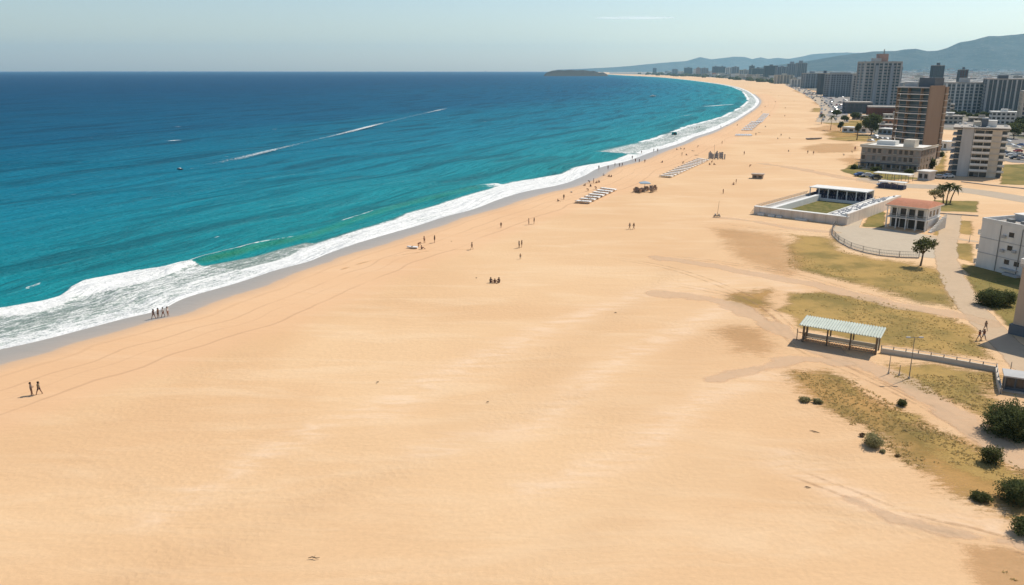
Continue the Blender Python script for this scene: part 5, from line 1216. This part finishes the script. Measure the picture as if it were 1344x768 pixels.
MORE = [(740,262,'stand','alone left of the first sunbed field'),(732,264.5,'sit','alone on the sand furthest left of the first sunbed field'),(768,244,'sit','at the left end of the loose circle above the first sunbeds'),
 (775,245,'sit','in the lower part of the loose circle above the first sunbeds'),(774,240.5,'bend','at the back of the loose circle above the first sunbeds'),(779,240.5,'stand','in the right half of the loose circle above the first sunbeds'),
 (783.5,240.5,'sit','on the right of the loose circle above the first sunbeds'),(786,239.5,'sit','furthest right of the loose circle above the first sunbeds'),(772,251,'bend','right behind the first sunbed field, left one'),(782.3,248.8,'bend','right behind the first sunbed field, right one'),
 (750,252.5,'lie','stretched out on the sand left of the circle'),(786,222.6,'stand','at the edge of the white swash, first of a long line'),(798,222.4,'stand','at the waterline with a friend sitting below'),
 (807,219,'stand','left one of three in a row at the waterline'),(813,219.3,'stand','middle one of three in a row at the waterline'),(816.7,218.8,'walk','right one of three in a row at the waterline'),
 (791.7,230.7,'sit','low on the damp sand left of a reclining pair'),(799.5,232,'sit','in the reclining pair by the waterline, left'),(802.5,232.5,'sit','in a reclining pair below the waterline, right'),
 (829.8,209,'stand','wading in the thin swash right of the three'),(834,213,'stand','on the damp sand, left of two by the surf'),(839,213.8,'stand','on the damp sand, right of two by the surf'),(846.3,214,'stand','tall at the waterline beside the surf'),
 (842,202,'stand','deep in the surf'),(858,199.5,'stand','left of a pair at the edge of the white surf'),(863,199.5,'stand','right of a pair at the edge of the white surf'),(869.5,213.5,'sit','small and alone above the second sunbed field'),
 (893,196,'sit','left of two squatting beyond the second sunbeds'),(897.6,196.9,'bend','right of two squatting beyond the second sunbeds'),(888,196.8,'sit','tiny, furthest left beyond the second sunbeds'),
 (895,204.5,'stand','left of a pair above the second sunbeds'),(900.5,204,'sit','right of a pair above the second sunbeds'),(909.5,198.2,'lie','flat on a dark towel beyond the second sunbeds'),(915.5,193.5,'bend','alone near the dark boards, seaward side'),
 (914,204,'lie','lying just left of the dark upright boards'),(896,215,'bend','at the back edge of the second sunbed field'),(947.6,189,'stand','alone beyond the dark upright boards'),(949,254.5,'stand','alone above the flag mast'),
 (966,241.5,'stand','standing with a companion between mast and hut'),(963,242.6,'sit','sitting with a companion between mast and hut'),(934,214,'bend','at the landward end of the second sunbeds'),(931,216.5,'sit','sitting at the end of the second sunbeds'),(937,216.5,'sit','sitting right of the end of the second sunbeds'),
 (984,219,'bend','tiny and alone between boards and hut'),(954,164.5,'lie','lying dark beside the upper surf'),(968,164.7,'sit','tiny above the grey sunbed fields'),(1005,166.8,'sit','just right of the grey sunbed fields'),(996.6,174,'lie','below right of the grey sunbeds'),
 (976.6,203.3,'stand','tiny in the empty middle of the far beach'),(1010,152.2,'sit','beside the far end of the grey sunbeds'),(1025,179,'stand','alone on the wide sand right of the grey sunbeds'),(1020.6,182.6,'sit','sitting left of a couple on the wide far sand'),
 (1035.7,182,'sit','sitting at the right of the wide far sand'),(1030.5,143,'stand','far off near the dune grass edge'),(1017.5,134.7,'stand','far off in the middle of the inner bay beach'),(1030,153.2,'stand','far off left of the dune grass tongues'),
 (1035,199,'sit','sitting beyond the beach hut'),(1060,202,'stand','left of two dots on the sand before the brick block'),(1067.6,203,'stand','right of two dots on the sand before the brick block'),(1107.7,204.5,'bend','dark figure on the path left of the brick block'),
 (1118.6,201,'bend','crouching by the lawn corner of the brick block'),(946,168,'stand','far off by the curling upper surf'),(986,148,'stand','in the shallow at the inner bay'),(1004,141,'stand','near the waterline of the inner bay'),(992,178,'stand','standing left of the far dark row'),
 (1042,133,'sit','far off near the beach road'),(1022,127,'stand','far off where the bay beach bends'),(1012,122,'stand','very far off along the bay beach'),(1000,147.5,'sit','beside the last grey sunbeds, left')]
cols = list(CL); 
for i, (a, b, p_, l_) in enumerate(MORE):
    s_ = rp.choice(['dark','brown','grey','olive',None,'white','rust','tan']); t_ = rp.choice(['dark','brown','navy','rust'])
    wd = {'stand':'standing','walk':'walking','sit':'seated','bend':'stooping','lie':'lying'}[p_]
    person(a, b, p_, f'{wd} person {l_}', s_, t_, rp.choice([0,1,1]), rp.uniform(0, 360), rp.uniform(.95, 1.05), z=(-.28 if 'surf' in l_ and p_ == 'stand' and a < 870 else 0.0))
for a, b in ((912,170.5),(914.5,169.5),(917.5,168.5)): person(a, b, 'stand', {912:'left bather of three knee deep in the backwash',914.5:'middle bather of three knee deep in the backwash',917.5:'right bather of three knee deep in the backwash'}[a], 'dark', 'dark', 1, 40, z=-.45, group='bathers in the surf')
person(1284.5,447,'walk','person in dark red shirt on the path corner, left of two','red','white',1,30,1.0)
person(1290.5,446,'walk','person in rust shirt on the path corner, right of two','rust','white',1,20,1.0)
person(1293,434,'walk','person in tan shirt walking behind the two on the path corner','tan','grey',0,10,.95)
person(1122,198,'stand','person in red standing left of the brick block','red','dark',1,0,1.3)

# ================================================================== SUNBEDS
PLAST = M('white_plastic', (.60,.59,.56), .5, .1, 3)
def sunbed_meshes(cush, tagn):
    mb = MB()
    for (x, y) in ((-.28,-.85),(.28,-.85),(-.28,.6),(.28,.6)): mb.box(x-.03, x+.03, y-.03, y+.03, 0, .26)
    mb.box(-.34,.34,-.98,.35,.26,.31)
    f = mb.build('frame', PLAST)
    mb = MB().box(-.33,.33,-.97,.33,.313,.40); mb.add([(-.33,.34,.313),(.33,.34,.313),(.33,.92,.46),(-.33,.92,.46),(-.33,.30,.41),(.33,.30,.41),(.33,.90,.56),(-.33,.90,.56)], [(0,3,2,1),(4,5,6,7),(0,1,5,4),(1,2,6,5),(2,3,7,6),(3,0,4,7)])
    c = mb.build('cushion', cush); fd, cd = f.data, c.data; bpy.data.objects.remove(f); bpy.data.objects.remove(c); return fd, cd
SB = {'white': sunbed_meshes(M('canvas_white', (.84,.82,.77), .85, .1, 3), 'w'), 'grey': sunbed_meshes(M('canvas_pale', (.60,.64,.66), .85, .15, 3), 'g')}
def sunbed(x, y, rz, kind, label, group, sc=1.0):
    r = empty('sunbed', (x, y, 0), rz); r.scale = (sc,)*3; tag(r, label, 'sunbed', group)
    for nm_, d_ in zip(('frame','cushion'), SB[kind]):
        o = bpy.data.objects.new(nm_, d_); COL.objects.link(o); o.parent = r
ORD = ['first','second','third','fourth','fifth','sixth','seventh','eighth','ninth','tenth','eleventh','twelfth','thirteenth','fourteenth','fifteenth','sixteenth']
def field(corners, nr, nc, kind, word, sc=1.0, face=0):
    A, B, C_, D_ = [Vector((*G(*p), 0)) for p in corners]    # near left, near right, far right, far left
    ax = (B-A); rz = math.atan2(ax.y, ax.x)
    for i in range(nr):
        for j in range(nc):
            u = j/(nc-1); v = i/(nr-1); p = (A*(1-u)+B*u)*(1-v) + (D_*(1-u)+C_*u)*v
            p += Vector((rp.uniform(-.12,.12), rp.uniform(-.12,.12), 0))
            sunbed(p.x, p.y, rz + R(face) + rp.uniform(-.06,.06), kind, f'{kind} sunbed, {ORD[j]} from the left in row {ORD[i]} of the {word} field', f'{kind} sunbeds of the {word} field', sc)
field([(758,266),(773,267),(806,251),(790,249)], 7, 6, 'white', 'nearest white', 1.55, 180)
field([(868,232),(881,233),(928,211.5),(916,209.5)], 14, 5, 'white', 'second white', 1.5, 180)
field([(975,171.5),(986,171.5),(997,161.8),(987,161.3)], 6, 4, 'grey', 'near grey', 1.9)
field([(993,161),(999,161.2),(1008,151),(1002,150.6)], 7, 3, 'grey', 'far grey', 2.0)
field([(966,178.6),(986,178.6),(985.5,177.6),(967,177.4)], 2, 9, 'grey', 'dark front', 1.3)
# ================================================================== BEACH GEAR
x, y = G(846,251); r = empty('beach_parasol', (x, y, 0)); tag(r, 'blue grey square parasol on a wooden post among stacked chairs', 'parasol')
BLG = M('canvas_blue', (.32,.40,.45), .85, .1, 2)
mb = MB(); h = 2.9; s = 1.75
mb.add([(-s,-s,h),(s,-s,h),(s,s,h),(-s,s,h),(0,0,h+.55),(-s,-s,h-.22),(s,-s,h-.22),(s,s,h-.22),(-s,s,h-.22)], [(0,1,4),(1,2,4),(2,3,4),(3,0,4),(0,5,6,1),(1,6,7,2),(2,7,8,3),(3,8,5,0)])
part(MB().tube([(0,0,0),(0,0,h+.4)], .06, 8), 'pole', TIMBER, r); part(mb, 'canopy', BLG, r); part(MB().tube([(0,0,0),(0,0,.2)], .45, 10), 'base', CONC, r)
def chair_meshes():
    mb = MB()
    for s in (-.27, .27):
        mb.tube([(s,-.4,0),(s,.35,.95)], .03, 5); mb.tube([(s,.35,0),(s,-.35,.45)], .03, 5); mb.tube([(s,-.4,.55),(s,.2,.6)], .025, 5)
    a = mb.build('frame', M('pale_timber', (.30,.22,.16), .9, .3, 2)); b = MB().add([(-.25,-.33,.42),(.25,-.33,.42),(.25,.12,.30),(-.25,.12,.30),(.25,.36,.93),(-.25,.36,.93)], [(0,1,2,3),(3,2,4,5)]).build('sling', M('sling_brown', (.36,.25,.19), .9))
    o = (a.data, b.data); bpy.data.objects.remove(a); bpy.data.objects.remove(b); return o
CH = chair_meshes(); k = 0
for (cx, cy, w_, d_, n, txt) in [(838,252,9,3.0,16,'heap left of the blue grey parasol'), (848,251,4,3,8,'heap right under the blue grey parasol'), (857,250.5,5,4.5,15,'heap right of the blue grey parasol')]:
    for i in range(n):
        px = cx + rp.uniform(-w_, w_)*.75; py = cy + rp.uniform(-d_, d_)*.55; x, y = G(px, py)
        c = empty('deckchair', (x, y, 0), rp.uniform(0, 6.28)); c.scale = (1.25, 1.25, 1.5)
        tag(c, f'dark wooden deckchair crowded in the {txt}', 'deckchair', f'deckchairs in the {txt}')
        for nm_, dd in zip(('frame','sling'), CH): o = bpy.data.objects.new(nm_, dd); COL.objects.link(o); o.parent = c
# folded beds standing upright
bm_ = MB().box(-.35,.35,-.06,.06,0,2.2).build('board', M('board_grey', (.20,.17,.155), .9, .3, 2)); bd = bm_.data; bpy.data.objects.remove(bm_)
bf_ = MB().box(-.30,.30,-.10,-.063,.15,.7).box(-.30,.30,-.10,-.063,.85,1.4).box(-.30,.30,-.10,-.063,1.55,2.05).build('canvas', M('canvas_grey', (.4,.4,.4))); bfd = bf_.data; bpy.data.objects.remove(bf_)
for i in range(17):
    px = 930.5 + i*1.28; 
    if i in (5, 10, 15): continue
    x, y = G(px, 208.3 + rp.uniform(-.9,.9)); o = empty('folded_sunbed', (x, y, 0), rp.uniform(-.5,.5)); o.scale = (.8, 1.3, rp.uniform(1.0, 1.6))
    o.rotation_euler.x = R(rp.uniform(-8, 2))
    tag(o, f'dark folded sunbed stood upright, {(ORD+["last"])[min(i,14)]} from the left of the rack by the second field', 'sunbed', 'folded sunbeds stood on end')
    for nm_, dd in (('board', bd), ('canvas', bfd)): q = bpy.data.objects.new(nm_, dd); COL.objects.link(q); q.parent = o
lamp((937,207), 190, 'thin pole rising from the upright folded sunbeds', False, 'post', 'post')
# upturned dinghy on the beach
def hull(L, W, H, n=9, keel=.4):
    mb = MB(); rows = []
    for i in range(n):
        u = i/(n-1); w_ = W/2*(math.sin(PI*min(1, (u*.86+.14)))**.55 if u < 1 else 0.02); w_ = W/2*min(1, (1-u)**.5*1.25) if u > .3 else W/2*(.86+.14*u/.3); y = -L/2 + L*u
        z0 = keel*H*(u**3)*.8; rows.append([(-w_, y, H + .12*u*u), (-w_*.8, y, H*.45+z0*.5), (0, y, z0), (w_*.8, y, H*.45+z0*.5), (w_, y, H + .12*u*u)])
    vs = [p for r_ in rows for p in r_]; fs = [(i*5+k, i*5+k+1, (i+1)*5+k+1, (i+1)*5+k) for i in range(n-1) for k in range(4)] + [(4,3,2,1,0)] + [(i*5, (i+1)*5, (i+1)*5+4, i*5+4) for i in range(n-1)]
    return mb.add(vs, fs)
def boat(px, py, L, W, H, label, cabin=True, rz=0, name='motorboat', hm=None, z=SEA-.1):
    x, y = G(px, py, z); r = empty(name, (x, y, z), R(rz)); tag(r, label, 'boat')
    part(hull(L, W, H), 'hull', hm or WHITE, r)
    if cabin:
        part(MB().prism([(-W*.3,-L*.15),(W*.3,-L*.15),(W*.22,L*.15),(-W*.22,L*.15)], H+.02, H+L*.12), 'cabin', WHITE, r); part(MB().box(-W*.31, W*.31, -L*.05, L*.05, H+L*.05, H+L*.10), 'window', GLASS, r)
    else: part(MB().box(-W*.4, W*.4, -.15, .12, H+.02, H+.09), 'thwart', TIMBER, r)
    return r
boat(541,326,2.6,1.1,.42,'small white dinghy pulled up on the sand beside a group of people', False, 78, 'dinghy', M('boat_white', (.72,.71,.69), .5, .05), 0.0)
boat(857,127,11,3.4,1.5,'white motorboat on turquoise water of the inner bay', True, -60)
boat(236,223,2.8,1.1,.5,'small dark boat trailing a short white wake', True, 70, hm=M('boat_dark', (.05,.05,.06), .5))
boat(637,93.9,42,9,14,'tiny dark ship on the horizon', True, 80, 'ship', M('ship_dark', (.06,.06,.07), .6))
# teal beach tent standing in the shallow swash
x, y = G(885,176.5); r = empty('beach_tent', (x, y, SEA)); tag(r, 'teal pop up tent standing in the shallow backwash', 'tent')
TLC = M('teal_canvas', (.01,.24,.24), .8, .15, 2); part(MB().prism([(-1.7,-1.2),(1.5,-1.3),(1.7,1.2),(-1.5,1.2)], 0, 1.4).prism([(-1.4,-1.0),(1.2,-1.1),(1.4,1.0),(-1.2,1.0)], 1.402, 1.75), 'shell', TLC, r); part(MB().box(-.7,.7,-1.36,-1.3,0,1.2), 'opening_shade', SHADE, r)  # solid shell; a dark panel paints the shade of the entrance
# driftwood and debris
for i, (a, b, l, tx) in enumerate([(412,733,.5,'small dark twig on bare sand near the bottom of the picture'),(496,502,.35,'short brown stick on smooth sand'),(1069,567,.55,'short bent stick left of the sprawling bush'),(640,528,.22,'tiny brown pebble cluster near the tyre tracks'),(625,365,.3,'small twig left of the seated trio'),(808,411,.3,'tiny twig on pale sand'),(593,317,.3,'small dark scrap left of the lone walker'),(1060,640,.3,'small brown twig on the lower right sand'),(1062,203.5,1.0,'log on the sand before the brick block'),(1188,566,.3,'small brown stick below the track')]):
    x, y = G(a, b); mb = MB(); 
    mb.tube([(-l,0,.04),(-l*.3,.08,.10),(l*.4,-.05,.07),(l,.06,.05)], [.02,.05,.045,.015], 6).tube([(-l*.1,0,.08),(l*.2,.25,.16)], [.03,.01], 5)
    o = mb.build('driftwood', BARK); o.location = (x, y, 0); o.rotation_euler = (0, 0, i*1.3); tag(o, tx, 'driftwood')
x, y = G(1069,183); r = tag(empty('rowing_boat', (x, y, 0), R(-70)), 'long grey upturned boat on the sand below the white sheds', 'boat'); part(hull(11, 3.2, .8), 'hull', M('boat_grey', (.20,.17,.15), .8, .3), r); part(MB().box(-1.2,1.2,-2.4,-2.0,.83,.92), 'thwart', TIMBER, r)
# ================================================================== CARS
def car_mesh():
    prof = [(-2.1,.35),(-2.12,.75),(-1.9,.92),(-1.35,1.02),(-.85,1.42),(.75,1.45),(1.35,1.02),(2.0,.88),(2.15,.6),(2.1,.35)]
    out = {}
    for nm_, w_ in (('body', .86),):
        mb = MB(); n = len(prof); vs = []
        for (yy, z) in prof: ww = w_ - (.14 if z > 1.1 else 0); vs += [(-ww, yy, z), (ww, yy, z)]
        fs = [(2*i, 2*i+1, 2*i+3, 2*i+2) for i in range(n-1)] + [tuple(2*i for i in range(n)), tuple(2*i+1 for i in range(n))[::-1], (0, 2*n-2, 2*n-1, 1)]
        mb.add(vs, fs); o = mb.build('body', WHITE); out['body'] = o.data; bpy.data.objects.remove(o)
    mb = MB().add([(-.80,-1.24,1.08),(.80,-1.24,1.08),(.73,-.92,1.38),(-.73,-.92,1.38)], [(0,1,2,3)]).add([(-.80,1.28,1.09),(.80,1.28,1.09),(.73,.86,1.40),(-.73,.86,1.40)], [(0,3,2,1)])
    mb.box(-.84,-.80,-.85,.85,1.08,1.34).box(.80,.84,-.85,.85,1.08,1.34); o = mb.build('window', GLASS); out['window'] = o.data; bpy.data.objects.remove(o)
    mb = MB().tube([(-.1,0,0),(.1,0,0)], .33, 12); o = mb.build('wheel', M('rubber', (.03,.03,.03), .8)); out['wheel'] = o.data; bpy.data.objects.remove(o); return out
CAR = car_mesh()
PAINT = {'white': M('car_white', (.62,.62,.60), .35, .03, spec=.5), 'silver': M('car_silver', (.36,.37,.38), .35, .03, spec=.5), 'dark': M('car_dark', (.04,.042,.05), .35, .03, spec=.5), 'blue': M('car_blue', (.06,.13,.30), .35, .03, spec=.5), 'red': M('car_red', (.30,.04,.035), .35, .03, spec=.5)}
def car(x, y, rz, colr, label, group, parts=True, sc=1.0):
    o = bpy.data.objects.new('parked_car', CAR['body']); COL.objects.link(o); o.location = (x, y, .04); o.rotation_euler = (0, 0, rz); o.scale = (sc,)*3; link_mat(o, PAINT[colr]); tag(o, label, 'car', group)
    c = bpy.data.objects.new('window', CAR['window']); COL.objects.link(c); c.parent = o
    if parts:
        for (a, b) in ((-.8,-1.3),(.8,-1.3),(-.8,1.3),(.8,1.3)): c = bpy.data.objects.new('wheel', CAR['wheel']); COL.objects.link(c); c.parent = o; c.location = (a, b, .33)
for a, b, cl, tx in [(1129,231.5,'blue','blue car parked at the left end of the white canopy'),(1139,232.5,'white','white car beside the blue one before the brick block'),(1149,234.5,'dark','dark car under the left end of the white canopy'),(1232,234.5,'silver','silver car on the drive left of the hotel'),(1244,233.5,'white','white van like car at the left foot of the hotel'),
    (1325,206,'white','white car in the hotel car park, left'),(1332,209,'dark','dark car in the hotel car park, middle'),(1338,205,'silver','silver car in the hotel car park, far right'),(1336,200,'red','red car in the hotel car park, back row'),(1224,203,'dark','dark car beside the brown tower'),(1160,245,'silver','silver car half hidden by the navy stall')]:
    x, y = G(a, b); car(x, y, R(rp.uniform(50, 110)), cl, tx, 'cars parked near the hotel', sc=1.1)
CP = [(1304,186),(1308,190),(1312,194),(1318,190),(1322,187),(1326,192),(1334,195),(1341,192),(1315,200),(1322,203),(1330,204),(1341,210),(1150,183),(1156,183.5),(1163,184),(1170,184.5),(1148,180),(1143,186),(1222,190),(1228,187)]
for i, (a, b) in enumerate(CP):
    x, y = G(a, b); cl = rp.choices(['white','silver','dark','blue','red'], [6,4,3,1,1])[0]
    wh = 'in the loose rows of the hotel car park' if a > 1290 else 'before the low sheds left of the brown tower' if a < 1200 else 'on the lane beside the brown tower'
    car(x, y, R(rp.choice([20, 25, 110, 200])), cl, f'small {cl} car {wh}', f'{cl} cars {wh}', parts=False, sc=1.1)
RD = px2w([(1035,111),(1052,118),(1066,124.5),(1080,132),(1092,141),(1094,152),(1092,160)]); nC = 0
P_ = np.array(RD); s_ = np.concatenate([[0], np.cumsum(np.hypot(*np.diff(P_, axis=0).T))])
while nC < 190:
    u = s_[-1]*(1 - rp.random()**1.25*.0 - 0) * rp.random(); a = np.array([np.interp(u, s_, P_[:,0]), np.interp(u, s_, P_[:,1])]); b = np.array([np.interp(u+5, s_, P_[:,0]), np.interp(u+5, s_, P_[:,1])]) - a
    if np.hypot(*b) < 1: continue
    b /= np.hypot(*b); off = rp.choice([-11,-8,-2.5,2.5,7,10.5]); u2 = round(off); x, y = a + np.array([-b[1], b[0]])*-off
    cl = rp.choices(['white','silver','dark','blue','red'], [6,4,3,1,1])[0]
    lane = 'seaward' if off < -5 else 'landward' if off > 5 else 'middle'
    car(x, y, math.atan2(b[1], b[0]) - PI/2 + rp.uniform(-.05,.05), cl, f'small {cl} car in the {lane} line along the far beach road', f'{cl} cars in the {lane} line of the beach road', parts=False, sc=1.15); nC += 1
for i in range(46):
    px = rp.uniform(1090, 1120); py = rp.uniform(126, 149); 
    if px > np.interp(py, [126,132,140,149], [1102,1112,1121,1112]): continue
    x, y = G(px, py); cl = rp.choices(['white','silver','dark','blue','red'], [6,4,3,1,1])[0]
    car(x, y, R(rp.choice([20, 110, 200])), cl, f'small {cl} car in the big car park by the beach road', f'{cl} cars of the big car park', parts=False, sc=1.15)
